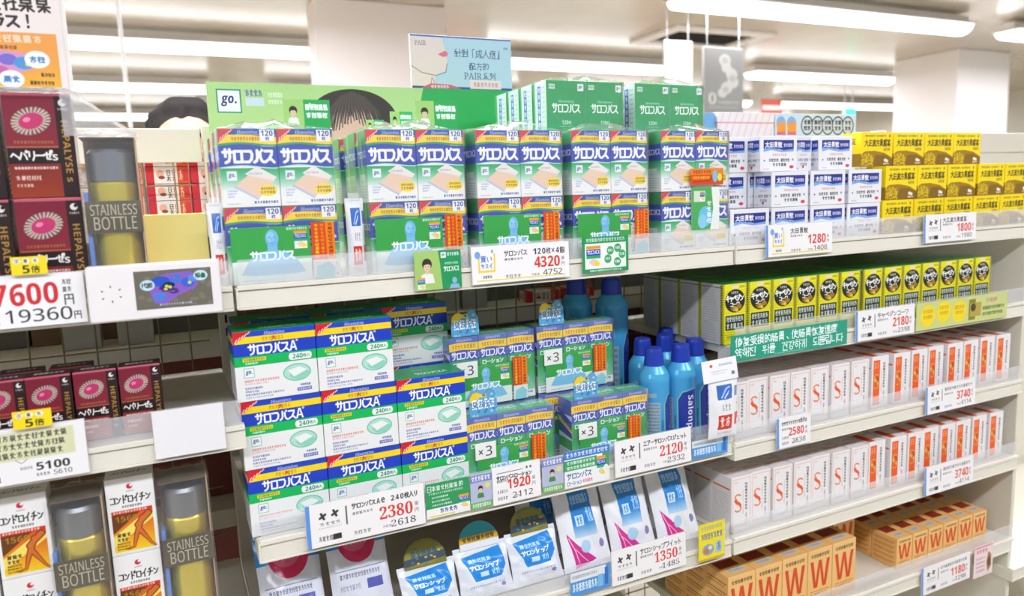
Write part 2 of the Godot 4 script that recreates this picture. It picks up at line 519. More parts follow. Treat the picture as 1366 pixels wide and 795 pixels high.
func art_plaster_120() -> void:
	var f := Sheet.new(240, 330, h("f4f6f4"))
	f.fade(0, 165, 240, 95, h("0ea858"), h("f4f6f4"))
	f.rect(0, 0, 240, 62, h("2a49ad"))
	f.wave(28, 62, 5, h("fbdc1c"), 0.4)
	f.wave(60, 75, 5, h("1d9c72"), 0.4)
	f.wave(70, 158, 6, h("2443b3"), 0.4)
	f.wave(158, 163, 6, h("b9ecd2"), 0.4)
	f.rect(0, 24, 240, 2, h("fbdc1c"))
	f.poly(PackedVector2Array([Vector2(0, 0), Vector2(66, 0), Vector2(0, 58)]), h("d7263c"))
	for i in 5:
		f.stroke(PackedVector2Array([Vector2(6 + i * 11, 50 - i * 9.5), Vector2(12 + i * 11, 34 - i * 7.5)]), 4, h("f7d8d8"))
	f.latin("Hisamitsu", 78, 5, 84, 15, h("eef2ff"), "serif", 0.2)
	f.fine(52, 33, 120, 17, 10, h("b06a12"), 3, 2.0)
	f.rect(172, 2, 62, 50, h("f7f8fb"))
	f.latin("120", 178, 6, 50, 23, h("2b3f90"))
	f.text("枚", 196, 33, 16, 15, 2.2, h("2b3f90"))
	f.logo(14, 84, 214, 60, h("fbfcff"), 12.5)
	f.latin("Salonpas", 172, 68, 58, 9, h("e6ecff"), "serif", 0.2)
	f.go_mark(22, 176, 44, h("8fd2ae"))
	f.poly(PackedVector2Array([Vector2(98, 190), Vector2(150, 158), Vector2(232, 206), Vector2(200, 240)]), h("f2ebe8"))
	f.poly(PackedVector2Array([Vector2(54, 240), Vector2(110, 196), Vector2(222, 222), Vector2(150, 296)]), h("f0d2b8"))
	f.poly(PackedVector2Array([Vector2(54, 240), Vector2(150, 296), Vector2(146, 304), Vector2(48, 246)]), h("b9c7e6"))
	f.fine(112, 184, 60, 10, 7, h("9d9bb0"), 5)
	f.ell(190, 262, 40, 25, h("fae01e"))
	f.fine(160, 248, 60, 12, 6, h("9b6a14"), 6, 1.8)
	f.fine(158, 264, 64, 12, 5, h("9b6a14"), 7, 1.8)
	for i in 3:
		f.fine(20, 258 + i * 12, 44 - i * 8, 8, 6, h("8291c8"), 8 + i)
	f.fine(128, 306, 104, 12, 9, h("33459c"), 12, 1.8)
	f.fine(14, 314, 60, 6, 8, h("8a93ad"), 13)
	var s := Sheet.new(110, 330, h("eef2ef"))
	s.rect(0, 0, 110, 66, h("0f9a55"))
	s.rect(0, 66, 110, 92, h("2443b3"))
	s.logo(8, 92, 96, 34, h("f4f6ff"))
	s.fade(0, 158, 110, 90, h("11a65c"), h("eef2ef"))
	s.rect(10, 200, 70, 28, h("dfe9e2"))
	for i in 5:
		s.fine(10, 252 + i * 13, 86, 7, 12, h("7d88a8"), 30 + i)
	var t := Sheet.new(240, 110, h("f3f5f6"))
	t.rect(0, 0, 240, 110, h("12a35a"))
	t.logo(40, 40, 150, 34, h("f4f6ff"))
	product("plaster120", 0.0785, 0.1095, 0.048, atlas(f, s, t))

func art_plaster_100() -> void:
	var f := Sheet.new(220, 250, h("0aa55c"))
	f.rect(14, 16, 34, 24, h("d6efe2"))
	f.fine(16, 20, 30, 14, 4, h("6a9f8b"), 2)
	f.go_mark(176, 12, 36, h("bfe6d2"))
	f.latin("Hisamitsu.", 66, 92, 92, 12, h("e9fff4"), "serif", 0.2)
	f.logo(32, 110, 158, 44, h("fbfffd"))
	f.latin("120", 84, 192, 36, 20, h("dff5ea"))
	f.text("枚", 122, 194, 16, 18, 2.0, h("dff5ea"))
	f.fine(74, 218, 74, 8, 12, h("b9e6cf"), 4)
	f.fine(90, 232, 46, 12, 5, h("cfeedd"), 5)
	var s := Sheet.new(120, 250, h("cfe6da"))
	s.rect(0, 0, 16, 250, h("0aa55c"))
	s.rect(40, 20, 30, 210, h("3f60b8"))
	for i in 6:
		s.fine(44, 26 + i * 34, 22, 26, 1, h("f4f7ff"), 40 + i, 3)
	for i in 8:
		s.fine(78, 26 + i * 24, 34, 8, 6, h("6f8f86"), 50 + i)
	var t := Sheet.new(220, 120, h("0aa55c"))
	t.logo(40, 40, 140, 36, h("f2fff8"))
	product("plaster100", 0.0815, 0.0915, 0.05, atlas(f, s, t))

func art_plaster_240() -> void:
	var f := Sheet.new(330, 294, h("f0f1f0"))
	f.rect(0, 0, 330, 24, h("1f45c6"))
	f.rect(0, 22, 330, 30, h("ffdd10"))
	f.rect(0, 50, 330, 56, h("1a3fc4"))
	f.rect(0, 104, 330, 42, h("06bb5c"))
	f.poly(PackedVector2Array([Vector2(0, 0), Vector2(74, 0), Vector2(0, 52)]), h("d8192f"))
	for i in 5:
		f.stroke(PackedVector2Array([Vector2(7 + i * 13, 45 - i * 8.8), Vector2(15 + i * 13, 30 - i * 7)]), 4.4, h("f6d9d9"))
	f.latin("Hisamitsu", 122, 5, 84, 14, h("f2f5ff"), "serif", 0.2)
	f.fine(112, 27, 90, 18, 7, h("c8921a"), 2, 2)
	f.text("大", 152, 27, 17, 17, 3, h("d4371c"))
	f.logo(58, 56, 164, 44, h("fbfcff"))
	f.latin("A", 222, 56, 32, 44, h("fbfcff"))
	f.latin("e", 250, 52, 9, 10, h("fbfcff"))
	f.rect(32, 112, 92, 15, h("f4d624"))
	f.fine(36, 114, 84, 11, 9, h("6a8a2a"), 4, 1.5)
	f.fine(40, 131, 50, 9, 8, h("e9fff2"), 5, 1.4)
	f.ell(226, 126, 10, 15, h("f6f8f6"))
	f.ell(302, 126, 10, 15, h("f6f8f6"))
	f.rect(226, 111, 76, 30, h("f6f8f6"))
	f.latin("240", 232, 116, 42, 20, h("2f8a66"))
	f.text("枚入", 276, 119, 13, 14, 2, h("2f8a66"))
	f.go_mark(32, 154, 42, h("7fc7a5"))
	f.ell(246, 196, 58, 38, h("57c6a0"))
	f.ell(246, 196, 54, 34, h("b4e4d4"))
	f.ell(256, 206, 42, 22, h("93d8c0"))
	f.poly(PackedVector2Array([Vector2(208, 184), Vector2(256, 172), Vector2(288, 190), Vector2(232, 214)]), h("f4f6f2"))
	f.fine(32, 204, 140, 12, 14, h("d96a60"), 9, 1.5)
	f.fine(32, 219, 96, 7, 14, h("d98a82"), 10)
	f.fine(32, 236, 70, 10, 7, h("5a63a8"), 11, 1.4)
	f.fine(32, 250, 54, 10, 6, h("5a63a8"), 12, 1.4)
	f.fine(32, 264, 156, 9, 16, h("6d74ae"), 13, 1.3)
	f.fine(32, 277, 110, 8, 13, h("8a8fb4"), 14)
	f.fine(254, 248, 44, 10, 5, h("4a55a6"), 15, 1.6)
	f.rect(242, 264, 60, 15, h("4956ae"))
	f.fine(244, 266, 56, 11, 6, h("d8dcf2"), 16, 1.5)
	var s := Sheet.new(200, 294, h("e8ebe8"))
	s.rect(0, 0, 200, 24, h("1f45c6"))
	s.rect(0, 22, 200, 30, h("ffdd10"))
	s.rect(0, 50, 200, 56, h("1a3fc4"))
	s.rect(0, 104, 200, 42, h("06bb5c"))
	for i in 8:
		s.fine(16, 160 + i * 15, 160, 9, 20, h("7d86b0"), 60 + i)
	var t := Sheet.new(330, 200, h("0f9a57"))
	t.logo(110, 120, 130, 34, h("dff7ea"))
	t.latin("A", 242, 120, 24, 34, h("dff7ea"))
	t.fine(110, 60, 90, 20, 6, h("8fd0b0"), 3, 2)
	product("plaster240", 0.1165, 0.1035, 0.075, atlas(f, s, t))

func art_lotion() -> void:
	var f := Sheet.new(170, 386, h("12a84f"))
	f.rect(0, 0, 170, 30, h("5064c0"))
	f.latin("Hisamitsu", 40, 6, 92, 15, h("e6eaff"), "serif", 0.2)
	f.wave(30, 72, 3, h("fcd613"), 0.2)
	f.fine(14, 38, 66, 24, 4, h("c8501c"), 3, 2)
	f.fine(82, 38, 76, 24, 4, h("a05a10"), 4, 2)
	f.wave(72, 128, 4, h("2f49ba"), 0.2)
	f.logo(12, 78, 148, 42, h("fafbff"))
	f.text("ローション", 18, 136, 24, 28, 5, h("eafff2"), 1.12)
	f.fade(0, 222, 170, 120, h("12a84f"), h("8fd6a8"))
	f.ell(86, 286, 50, 40, h("7fc4e8"))
	f.rect(0, 344, 170, 42, h("f1f5f2"))
	f.fine(14, 352, 140, 12, 12, h("3e56b0"), 7, 1.6)
	f.fine(14, 370, 110, 9, 12, h("6d7ab2"), 8)
	var s := Sheet.new(150, 386, h("e7ecf2"))
	s.rect(0, 0, 150, 90, h("5570c4"))
	s.poly(PackedVector2Array([Vector2(0, 70), Vector2(150, 120), Vector2(150, 220), Vector2(0, 200)]), h("2f49ba"))
	s.poly(PackedVector2Array([Vector2(0, 110), Vector2(150, 170), Vector2(150, 190), Vector2(0, 140)]), h("f4cf2a"))
	s.rect(0, 230, 150, 60, h("12a84f"))
	for i in 6:
		s.fine(12, 300 + i * 13, 120, 8, 14, h("6c7898"), 70 + i)
	var t := Sheet.new(170, 150, h("2cb274"))
	t.logo(16, 40, 138, 40, h("e8fff2"))
	t.fine(20, 96, 120, 22, 7, h("cdeedd"), 5, 2.4)
	product("lotion", 0.0545, 0.1245, 0.048, atlas(f, s, t))

func art_stomach_white() -> void:
	for narrow in [false, true]:
		var w := 120 if narrow else 240
		var k := 0.52 if narrow else 1.0
		var f := Sheet.new(w, 170, h("f1f1f4") if not narrow else h("e6e7ec"))  # narrow end gets greyer paper: shade of its recess put into the colour
		f.rect(20 * k, 18, 200 * k, 44, h("27308f"))
		f.poly(PackedVector2Array([Vector2(20 * k, 58), Vector2(80 * k, 56), Vector2(140 * k, 68), Vector2(220 * k, 62), Vector2(220 * k, 74), Vector2(140 * k, 78), Vector2(70 * k, 66), Vector2(20 * k, 76)]), h("7fb2ea"))
		f.poly(PackedVector2Array([Vector2(20 * k, 56), Vector2(100 * k, 58), Vector2(150 * k, 68), Vector2(220 * k, 62), Vector2(220 * k, 50), Vector2(20 * k, 50)]), h("27308f"))
		f.text("太田胃散", 32 * k, 28, 25 * k, 26, 4.4 * k, h("f8f9ff"), 1.12)
		f.fine(152 * k, 34, 60 * k, 18, 5, h("e2e6ff"), 3, 2.2 * k)
		f.fine(76 * k, 84, 96 * k, 12, 7, h("e39a9e"), 4, 2 * k)
		f.fine(54 * k, 108, 66 * k, 16, 4, h("4c4f60"), 5, 2.6 * k)
		f.fine(132 * k, 108, 60 * k, 16, 4, h("4c4f60"), 6, 2.6 * k)
		f.fine(80 * k, 130, 92 * k, 16, 5, h("4c4f60"), 7, 2.6 * k)
		f.ell((206 if not narrow else 120) * k, 150, 14 * k, 8, h("d8434c"))
		f.fine(18 * k, 156, 40 * k, 6, 8, h("8e93a6"), 8)
		f.ell(26 * k, 118, 5 * k, 4, h("5a6a9a"))
		f.ell(214 * k, 114, 6 * k, 6, h("8c97c4"))
		if narrow:
			M.white_side = f
		else:
			var t := Sheet.new(240, 120, h("f1f1f4"))
			t.rect(60, 34, 120, 40, h("27308f"))
			t.text("太田胃散", 68, 42, 20, 22, 3, h("f8f9ff"))
			M.white_front = f
			M.white_top = t
	product("powder", 0.0995, 0.0705, 0.049, atlas(M.white_front, M.white_side, M.white_top))

func art_stomach_yellow() -> void:
	var f := Sheet.new(240, 176, h("fde100"))
	f.fine(24, 12, 80, 12, 7, h("6e5a10"), 2, 1.6)
	f.fine(112, 12, 76, 12, 6, h("6e5a10"), 3, 1.6)
	f.ell(216, 18, 6, 8, h("a8860c"))
	f.text("大正漢方胃腸薬", 24, 38, 26, 34, 4.6, h("43340e"), 1.1)
	f.fine(168, 80, 52, 18, 4, h("5b4a10"), 5, 2)
	f.poly(PackedVector2Array([Vector2(0, 176), Vector2(0, 112), Vector2(30, 98), Vector2(100, 96), Vector2(180, 108), Vector2(240, 134), Vector2(240, 176)]), h("a37e10"))
	f.poly(PackedVector2Array([Vector2(90, 176), Vector2(110, 120), Vector2(180, 118), Vector2(240, 140), Vector2(240, 176)]), h("86640e"))
	rng.seed = 11
	for i in 70:
		var u := rng.randf()
		var v := rng.randf()
		f.ell(4 + 84 * u, 108 + 64 * v, 6, 4, h("e2c414") if rng.randf() < 0.6 else h("c9a40c"))
	f.ell(186, 146, 12, 9, h("f5efd8"))
	f.ell(200, 150, 10, 8, h("f5efd8"))
	f.fine(172, 160, 44, 9, 6, h("f5efd8"), 9, 1.6)
	var s := Sheet.new(120, 176, h("fde100"))
	s.text("大正", 34, 30, 24, 30, 4, h("43340e"))
	s.rect(0, 110, 120, 66, h("a37e10"))
	var t := Sheet.new(240, 120, h("fde100"))
	t.fine(40, 40, 160, 30, 7, h("43340e"), 9, 4)
	product("herbal", 0.1, 0.0735, 0.05, atlas(f, s, t))

func art_cabbage() -> void:
	var f := Sheet.new(150, 284, h("ece51e"))
	for i in 26:
		f.poly(PackedVector2Array([Vector2(0, i * 11 + 6), Vector2(9, i * 11), Vector2(9, i * 11 + 5), Vector2(0, i * 11 + 11)]), h("22230f"))
		f.poly(PackedVector2Array([Vector2(141, i * 11 + 6), Vector2(150, i * 11), Vector2(150, i * 11 + 5), Vector2(141, i * 11 + 11)]), h("22230f"))
	for i in 14:
		f.rect(9, 32 + i * 8, 132, 1.6, h("b4b012"))
	for y in [226, 238, 262]:
		f.rect(9, y, 132, 2, h("9a970e"))
	f.rect(54, 6, 42, 16, h("f6d9c2"))
	f.fine(102, 10, 34, 10, 5, h("7d7a14"), 2)
	f.ell(75, 80, 62, 55, h("161c14"))
	f.fine(50, 34, 46, 13, 4, h("dfe6dc"), 3, 2.2)
	f.text("キャベジン", 20, 52, 20.5, 30, 5.6, h("fbfcf6"), 1.08)
	f.text("コーワ", 46, 86, 18, 20, 4.2, h("fbfcf6"), 1.08)
	f.ell(72, 117, 18, 13, h("c79a2a"))
	f.ell(102, 108, 16, 12, h("a87a1a"))
	f.ell(86, 124, 10, 8, h("e6c661"))
	f.ell(56, 116, 9, 8, h("8b6a1c"))
	f.rect(16, 148, 118, 70, h("142d24"))
	f.fine(22, 153, 106, 26, 6, h("f1f5ee"), 7, 3.0)
	f.fine(22, 185, 106, 28, 5, h("f1f5ee"), 8, 3.0)
	f.fine(24, 244, 90, 12, 10, h("7d7a14"), 9, 1.4)
	var s := Sheet.new(160, 284, h("c9cac8"))
	for i in 22:
		s.fine(12, 14 + i * 12, 124 - (i * 37 % 40), 6, 16, h("8d8f92"), 90 + i)
	s.rect(146, 0, 14, 284, h("e3dc24"))
	for i in 26:
		s.poly(PackedVector2Array([Vector2(146, i * 11 + 6), Vector2(160, i * 11), Vector2(160, i * 11 + 6), Vector2(146, i * 11 + 12)]), h("2b2c16"))
	s.rect(0, 12, 160, 3, h("4a4c4a"))
	var t := Sheet.new(150, 160, h("1c8a3a"))
	t.fine(20, 50, 110, 40, 5, h("2f9a4a"), 5, 3)
	product("cabbage", 0.0625, 0.1205, 0.064, atlas(f, s, t))

func draw_s(f: Sheet, x: float, y: float, a: float, b: float, c: Color, c2: Color) -> void:
	var p := PackedVector2Array()
	for i in 25:
		var t := i / 24.0
		p.append(Vector2(x + a * (0.5 + 0.42 * cos(-0.7 - t * 4.2)), y + b * (0.27 + 0.2 * sin(-0.7 - t * 4.2))) if t < 0.5 else Vector2(x + a * (0.5 - 0.42 * cos(-0.7 - (1 - t) * 4.2)), y + b * (0.73 - 0.2 * sin(-0.7 - (1 - t) * 4.2))))
	f.stroke(p, a * 0.15, c2)
	f.poly(PackedVector2Array([Vector2(x + a * .1, y + b * .26), Vector2(x + a * .3, y + b * .36), Vector2(x + a * .75, y + b * .48), Vector2(x + a * .95, y + b * .62), Vector2(x + a * .86, y + b * .76), Vector2(x + a * .7, y + b * .64), Vector2(x + a * .25, y + b * .52), Vector2(x + a * .04, y + b * .38)]), c)

func art_s_boxes() -> void:
	for orange in [false, true]:
		var f := Sheet.new(140, 300, h("f2efee"))
		if orange:
			f.rect(10, 20, 56, 262, h("f4601a"))
			draw_s(f, 14, 96, 48, 96, h("e9c257"), h("f0a040"))
			f.stroke(PackedVector2Array([Vector2(40, 150), Vector2(52, 134), Vector2(44, 116)]), 5, h("3b3a2a"))
			f.fine(16, 30, 42, 40, 2, h("f7a070"), 4, 4)
			f.fine(18, 236, 40, 30, 2, h("f7a070"), 5, 4)
		else:
			for r in [[8, 10, 124, 3], [8, 10, 3, 276], [129, 10, 3, 276]]:
				f.rect(r[0], r[1], r[2], r[3], h("f2b7a2"))
			draw_s(f, 16, 88, 56, 108, h("f1571b"), h("f2825a"))
			f.fine(18, 24, 22, 10, 4, h("e7a48e"), 3)
		for i in 9:
			f.fine(92, 38 + i * 17, 20, 14, 1, h("56565c"), 20 + i, 2.6)
		f.fine(96, 200, 16, 60, 1, h("77777c"), 8, 2)
		f.fine(76, 60, 8, 160, 1, h("b9a8a4"), 9, 1)
		f.fine(20, 262, 90, 10, 10, h("c9a79c") if not orange else h("f2efee"), 6)
		var s := Sheet.new(150, 300, h("eeebea"))
		s.rect(10, 60, 130, 9, h("f0642a"))
		for i in 12:
			s.fine(14, 96 + i * 15, 118, 7, 16, h("b9b2b0"), 100 + i)
		var t := Sheet.new(140, 150, h("efe6e3") if not orange else h("f4e8e2"))
		if orange:
			t.rect(10, 12, 56, 126, h("d8481c"))
		else:
			t.rect(10, 70, 120, 10, h("f0937a"))
		t.fine(76, 20, 50, 20, 3, h("c07a66"), 7, 2)
		product("tonic_orange" if orange else "tonic", 0.0545, 0.119, 0.06, atlas(f, s, t))

func art_w_boxes() -> void:
	var f := Sheet.new(180, 300, h("f6c67c"))
	f.rect(0, 0, 180, 10, h("f6c984"))
	f.fine(20, 24, 140, 20, 7, h("5b4526"), 3, 3)
	f.latin("W", 16, 62, 148, 150, h("dd4a1b"), "bold")
	f.rect(20, 230, 140, 4, h("c07a3a"))
	f.fine(20, 242, 130, 14, 9, h("8a5a2c"), 4, 1.8)
	f.rect(0, 268, 180, 32, h("e6b33a"))
	var s := Sheet.new(200, 300, h("f0bd72"))
	for i in 5:
		s.rect(16, 40 + i * 50, 168, 6, h("b8502c"))
		s.fine(16, 54 + i * 50, 150, 12, 14, h("9c5c34"), 20 + i, 1.4)
	var t := Sheet.new(180, 160, h("eeb96e"))
	t.rect(20, 14, 130, 66, h("8e2a1a"))
	t.rect(40, 100, 110, 34, h("c9c7c3"))
	t.fine(46, 106, 96, 20, 6, h("8e9096"), 8, 2)
	var a := atlas(f, s, t)
	product("vitamin", 0.074, 0.128, 0.07, a)
	M.small_vitamin = a.mat
	M.small_vitamin_mesh = carton_mesh(0.0545, 0.0765, 0.07, 0.0009, a)

func art_liver() -> void:
	var f := Sheet.new(200, 350, h("74182c"))
	f.fade(0, 0, 200, 200, h("7d1a33"), h("8e2636"))
	f.fade(0, 200, 200, 150, h("7c2222"), h("9c3a1e"))
	f.rect(152, 0, 48, 350, h("2a1616"))
	f.rect(0, 0, 200, 8, h("c85a72"))
	f.ell(78, 92, 62, 46, h("7a5258"), -0.35)
	for i in 26:
		var g := TAU * i / 26
		var d0 := Vector2(58 * cos(g), 42 * sin(g)).rotated(-0.35)
		f.stroke(PackedVector2Array([Vector2(78, 92) + d0 * 0.62, Vector2(78, 92) + d0]), 6, h("c9bda8"))
	f.ell(78, 92, 38, 26, h("c8366e"), -0.35)
	f.ell(66, 88, 12, 8, h("f08ab4"), -0.35)
	f.fine(20, 158, 118, 11, 12, h("b07a3a"), 3, 1.6)
	f.rect(0, 178, 152, 2, h("c8964a"))
	f.rect(0, 184, 152, 52, h("1f1214"))
	f.text("ヘパリーぜ", 8, 192, 24, 32, 5.6, h("f4f1ec"), 1.02)
	f.latin("s", 130, 204, 16, 22, h("f4f1ec"))
	f.fine(14, 246, 130, 9, 14, h("e8cfc6"), 5, 1.8)
	f.fine(14, 276, 76, 16, 5, h("e8cfc6"), 6, 2.4)
	f.fine(14, 304, 50, 11, 5, h("d8b0a2"), 7, 2)
	f.ell(176, 30, 12, 12, h("e9e6e2"))
	f.ell(182, 26, 6, 6, h("2a1616"))
	f.fine(160, 48, 32, 8, 5, h("cfc8c0"), 8, 1.2)
	f.latin("HEPALYSE s", 166, 90, 22, 210, h("b48a3e"), "bold", 0.0, true)
	var s := Sheet.new(120, 350, h("2a1616"))
	s.fade(60, 0, 60, 350, h("5c1a20"), h("a8481c"))
	s.latin("HEPALYSE", 16, 60, 24, 220, h("a87e38"), "bold", 0.0, true)
	for i in 6:
		s.poly(PackedVector2Array([Vector2(64, 250 + i * 16), Vector2(116, 238 + i * 16), Vector2(116, 246 + i * 16), Vector2(64, 258 + i * 16)]), h("d8d4cc"))
	var t := Sheet.new(200, 120, h("241416"))
	t.fine(30, 40, 140, 34, 6, h("cfc8c0"), 9, 5)
	var a := atlas(f, s, t)
	product("liver", 0.075, 0.131, 0.045, a)
	M.liver_small = a.mat
	M.liver_small_mesh = carton_mesh(0.0525, 0.0965, 0.035, 0.0009, a)

func art_joint() -> void:
	var f := Sheet.new(180, 350, h("f3f2f0"))
	f.ell(90, 40, 12, 12, h("d8243a"))
	f.ell(96, 36, 6, 6, h("f3f2f0"))
	f.fine(76, 58, 30, 7, 6, h("8a8a8a"), 2)
	f.text("コンドロイチン", 12, 78, 20, 36, 4.6, h("1c1c1c"), 1.12)
	f.fine(54, 124, 76, 12, 8, h("4a4a4a"), 3, 1.6)
	f.fade(12, 146, 156, 190, h("e04a1a"), h("f6d21e"))
	f.poly(PackedVector2Array([Vector2(12, 162), Vector2(120, 162), Vector2(12, 250)]), h("6a3a14"))
	f.latin("1560", 24, 172, 84, 26, h("b8801e"))
	f.poly(PackedVector2Array([Vector2(12, 262), Vector2(130, 178), Vector2(168, 178), Vector2(168, 200), Vector2(12, 310)]), h("f8e26a"))
	f.rect(12, 146, 156, 16, h("d8301c"))
	f.fine(18, 148, 130, 11, 12, h("f8e0d0"), 4, 1.6)
	for k in [1.0, 0.62]:
		var c := h("8a3d16") if k == 1.0 else h("d8702a")
		for seg in [[150, 176, 16, 106, 222, 13], [106, 222, 13, 112, 246, 11], [112, 246, 12, 150, 312, 6], [126, 192, 14, 100, 262, 11], [100, 262, 11, 86, 318, 6], [86, 320, 6, 62, 326, 5], [150, 314, 6, 166, 332, 5]]:
			var a := Vector2(seg[0], seg[1])
			var z := Vector2(seg[3], seg[4])
			var n: Vector2 = (z - a).normalized().orthogonal()
			f.poly(PackedVector2Array([a + n * seg[2] * k, z + n * seg[5] * k, z - n * seg[5] * k, a - n * seg[2] * k]), c)
			f.ell(a.x, a.y, seg[2] * k, seg[2] * k, c)
			f.ell(z.x, z.y, seg[5] * k, seg[5] * k, c)
	f.fine(24, 250, 54, 18, 3, h("3a2a14"), 6, 2.6)
	f.fine(24, 272, 42, 16, 3, h("3a2a14"), 7, 2.4)
	for i in 3:
		f.fine(22, 294 + i * 13, 50, 8, 7, h("6a4a1c"), 8 + i, 1.3)
	f.rect(12, 336, 156, 14, h("ecebe8"))
	var s := Sheet.new(120, 350, h("e6e5e2"))
	for i in 12:
		s.fine(12, 60 + i * 22, 96, 10, 10, h("a9a8a5"), 40 + i)
	s.rect(0, 146, 120, 8, h("e04a1a"))
	var t := Sheet.new(180, 120, h("efeeec"))
	t.text("コンドロイチン", 16, 44, 18, 28, 3.4, h("3a3a3a"))
	product("joint", 0.0605, 0.117, 0.045, atlas(f, s, t))

# ---------------------------------------------------------------- print of the cards and signs
func plus_mark(f: Sheet, x: float, y: float, s: float, c: Color) -> void:
	f.stroke(PackedVector2Array([Vector2(x - s * 0.42, y + s * 0.25), Vector2(x + s * 0.42, y - s * 0.25)]), s * 0.36, c)
	f.stroke(PackedVector2Array([Vector2(x - s * 0.2, y - s * 0.46), Vector2(x + s * 0.2, y + s * 0.46)]), s * 0.36, c)

func face(f: Sheet, x: float, y: float, s: float, coat: Color) -> void:
	f.poly(PackedVector2Array([Vector2(x - s * .9, y + s * 2.1), Vector2(x - s * .7, y + s * 1.1), Vector2(x, y + s * .8), Vector2(x + s * .7, y + s * 1.1), Vector2(x + s * .9, y + s * 2.1)]), coat)
	f.rect(x - s * .2, y + s * .4, s * .4, s * .6, h("e9c3a8"))
	f.ell(x, y - s * .12, s * .6, s * .66, h("3a2c2a"))
	f.ell(x, y + s * .12, s * .44, s * .56, h("f0cdb4"))
	f.poly(PackedVector2Array([Vector2(x - s * .5, y + s * .05), Vector2(x - s * .4, y - s * .5), Vector2(x + s * .4, y - s * .5), Vector2(x + s * .5, y + s * .05), Vector2(x + s * .2, y - s * .12), Vector2(x - s * .2, y - s * .1)]), h("3a2c2a"))
	f.rect(x - s * .24, y + s * .12, s * .14, s * .06, h("3a2c2a"))
	f.rect(x + s * .1, y + s * .12, s * .14, s * .06, h("3a2c2a"))
	f.rect(x - s * .1, y + s * .42, s * .2, s * .05, h("b8584e"))

func thumb(f: Sheet, x: float, y: float, a: float, b: float) -> void:
	f.rect(x, y, a, b, h("f4f6f4"))
	f.rect(x, y, a, b * .14, h("f0a21c"))
	f.rect(x, y + b * .16, a, b * .28, h("2443b3"))
	f.logo(x + a * .06, y + b * .2, a * .88, b * .18, h("f4f6ff"))
	f.rect(x, y + b * .44, a, b * .14, h("2bb070"))
	f.poly(PackedVector2Array([Vector2(x + a * .15, y + b * .74), Vector2(x + a * .5, y + b * .56), Vector2(x + a * .92, y + b * .76), Vector2(x + a * .5, y + b * .94)]), h("f0d2b8"))
	f.ell(x + a * .74, y + b * .84, a * .2, b * .1, h("fae01e"))

# style 0: two crosses and a bar; 1: «buy easily» frame; 2: narrow card without a mark
func price_art(w: int, hh: int, style: int, title: String, big: String, small: String, serif: bool, strip: bool) -> StandardMaterial3D:
	var f := Sheet.new(w, hh, h("f8f6f6"))
	var red := h("e23a30")
	var ink := h("3a3839")
	var x0 := 0.0
	if strip:
		f.rect(0, 0, hh * 0.09, hh, h("5f9be6"))
		x0 = hh * 0.09
	var left := x0 + hh * 0.95
	if style == 0:
		plus_mark(f, x0 + hh * .28, hh * .3, hh * .145, ink)
		plus_mark(f, x0 + hh * .56, hh * .27, hh * .145, ink)
		f.fine(x0 + hh * .2, hh * .44, hh * .48, hh * .09, 4, h("77757a"), 3, 1.3)
		f.fine(x0 + hh * .18, hh * .56, hh * .52, hh * .035, 14, h("b5b2b6"), 4)
		f.rect(x0 + hh * .8, hh * .16, hh * .035, hh * .44, h("5a585c"))
		f.fine(x0 + hh * .16, hh * .76, hh * .32, hh * .13, 4, h("5a585c"), 5, 1.8)
		f.rect(x0 + hh * .48, hh * .76, hh * .2, hh * .13, h("2f2d2f"))
	elif style == 1:
		f.rect(x0 + hh * .18, hh * .2, hh * .5, hh * .5, h("f6dc4a"))
		f.rect(x0 + hh * .23, hh * .16, hh * .4, hh * .48, h("f8f6f6"))
		f.ell(x0 + hh * .17, hh * .22, hh * .08, hh * .1, h("7aa8ee"))
		f.ell(x0 + hh * .6, hh * .14, hh * .03, hh * .05, h("7aa8ee"))
		f.text("買い", x0 + hh * .26, hh * .26, hh * .15, hh * .16, hh * .024, h("5d80d8"), 1.2)
		f.text("ヤスイ", x0 + hh * .26, hh * .46, hh * .1, hh * .13, hh * .02, h("5d80d8"), 1.2)
		f.fine(x0 + hh * .3, hh * .78, hh * .26, hh * .08, 4, h("5a585c"), 5, 1.5)
		f.rect(x0 + hh * .12, hh * .9, w - x0 - hh * .26, hh * .035, h("f4df55"))
	else:
		left = x0 + hh * .12
		f.rect(left, hh * .16, w * .55, 2, ink)
		plus_mark(f, w * .72, hh * .14, hh * .06, ink)
		plus_mark(f, w * .8, hh * .14, hh * .06, ink)
		f.fine(left, hh * .62, w * .22, hh * .1, 5, h("77757a"), 8, 1.2)
	var room := w - left - hh * .12
	var n := maxi(title.length(), 1)
	if title == "":
		f.fine(left, hh * .14, room * .96, hh * .13, 12, ink, w + int(room), 1.6)
	else:
		var cell := minf(hh * (.17 if style < 2 else .09), room / (n * 1.16))
		f.text(title, left, hh * (.14 if style < 2 else .24), cell, minf(hh * .17, cell * 1.3), maxf(1.1, hh * .02), ink, 1.15)
	f.fine(left, hh * .35, room * .3, hh * .07, 6, h("6c6a6e"), 9, 1.2)
	var bw := minf(hh * .2 * big.length(), room * .58)
	var face_ := "serif_bold" if serif else "bold"
	f.latin(big, w - hh * .3 - bw, hh * .37, bw, hh * (.3 if style < 2 else .26), red, face_)
	f.fine(w - hh * .26, hh * .4, hh * .12, hh * .11, 1, h("8a8888"), 4, 1.4)
	f.text("円", w - hh * .26, hh * .55, hh * .11, hh * .12, 1.5, h("8a8888"))
	if small:
		f.latin(small, w - hh * .24 - hh * .15 * small.length(), hh * .74, hh * .15 * small.length(), hh * .16, ink, "serif" if serif else "plain")
	f.fine(left, hh * .8, room * .26, hh * .1, 4, h("77757a"), 10, 1.6)
	f.fine(left + room * .42, hh * .82, room * .14, hh * .07, 3, h("a5a2a5"), 11, 1.2)
	return printed(f, 0.35)

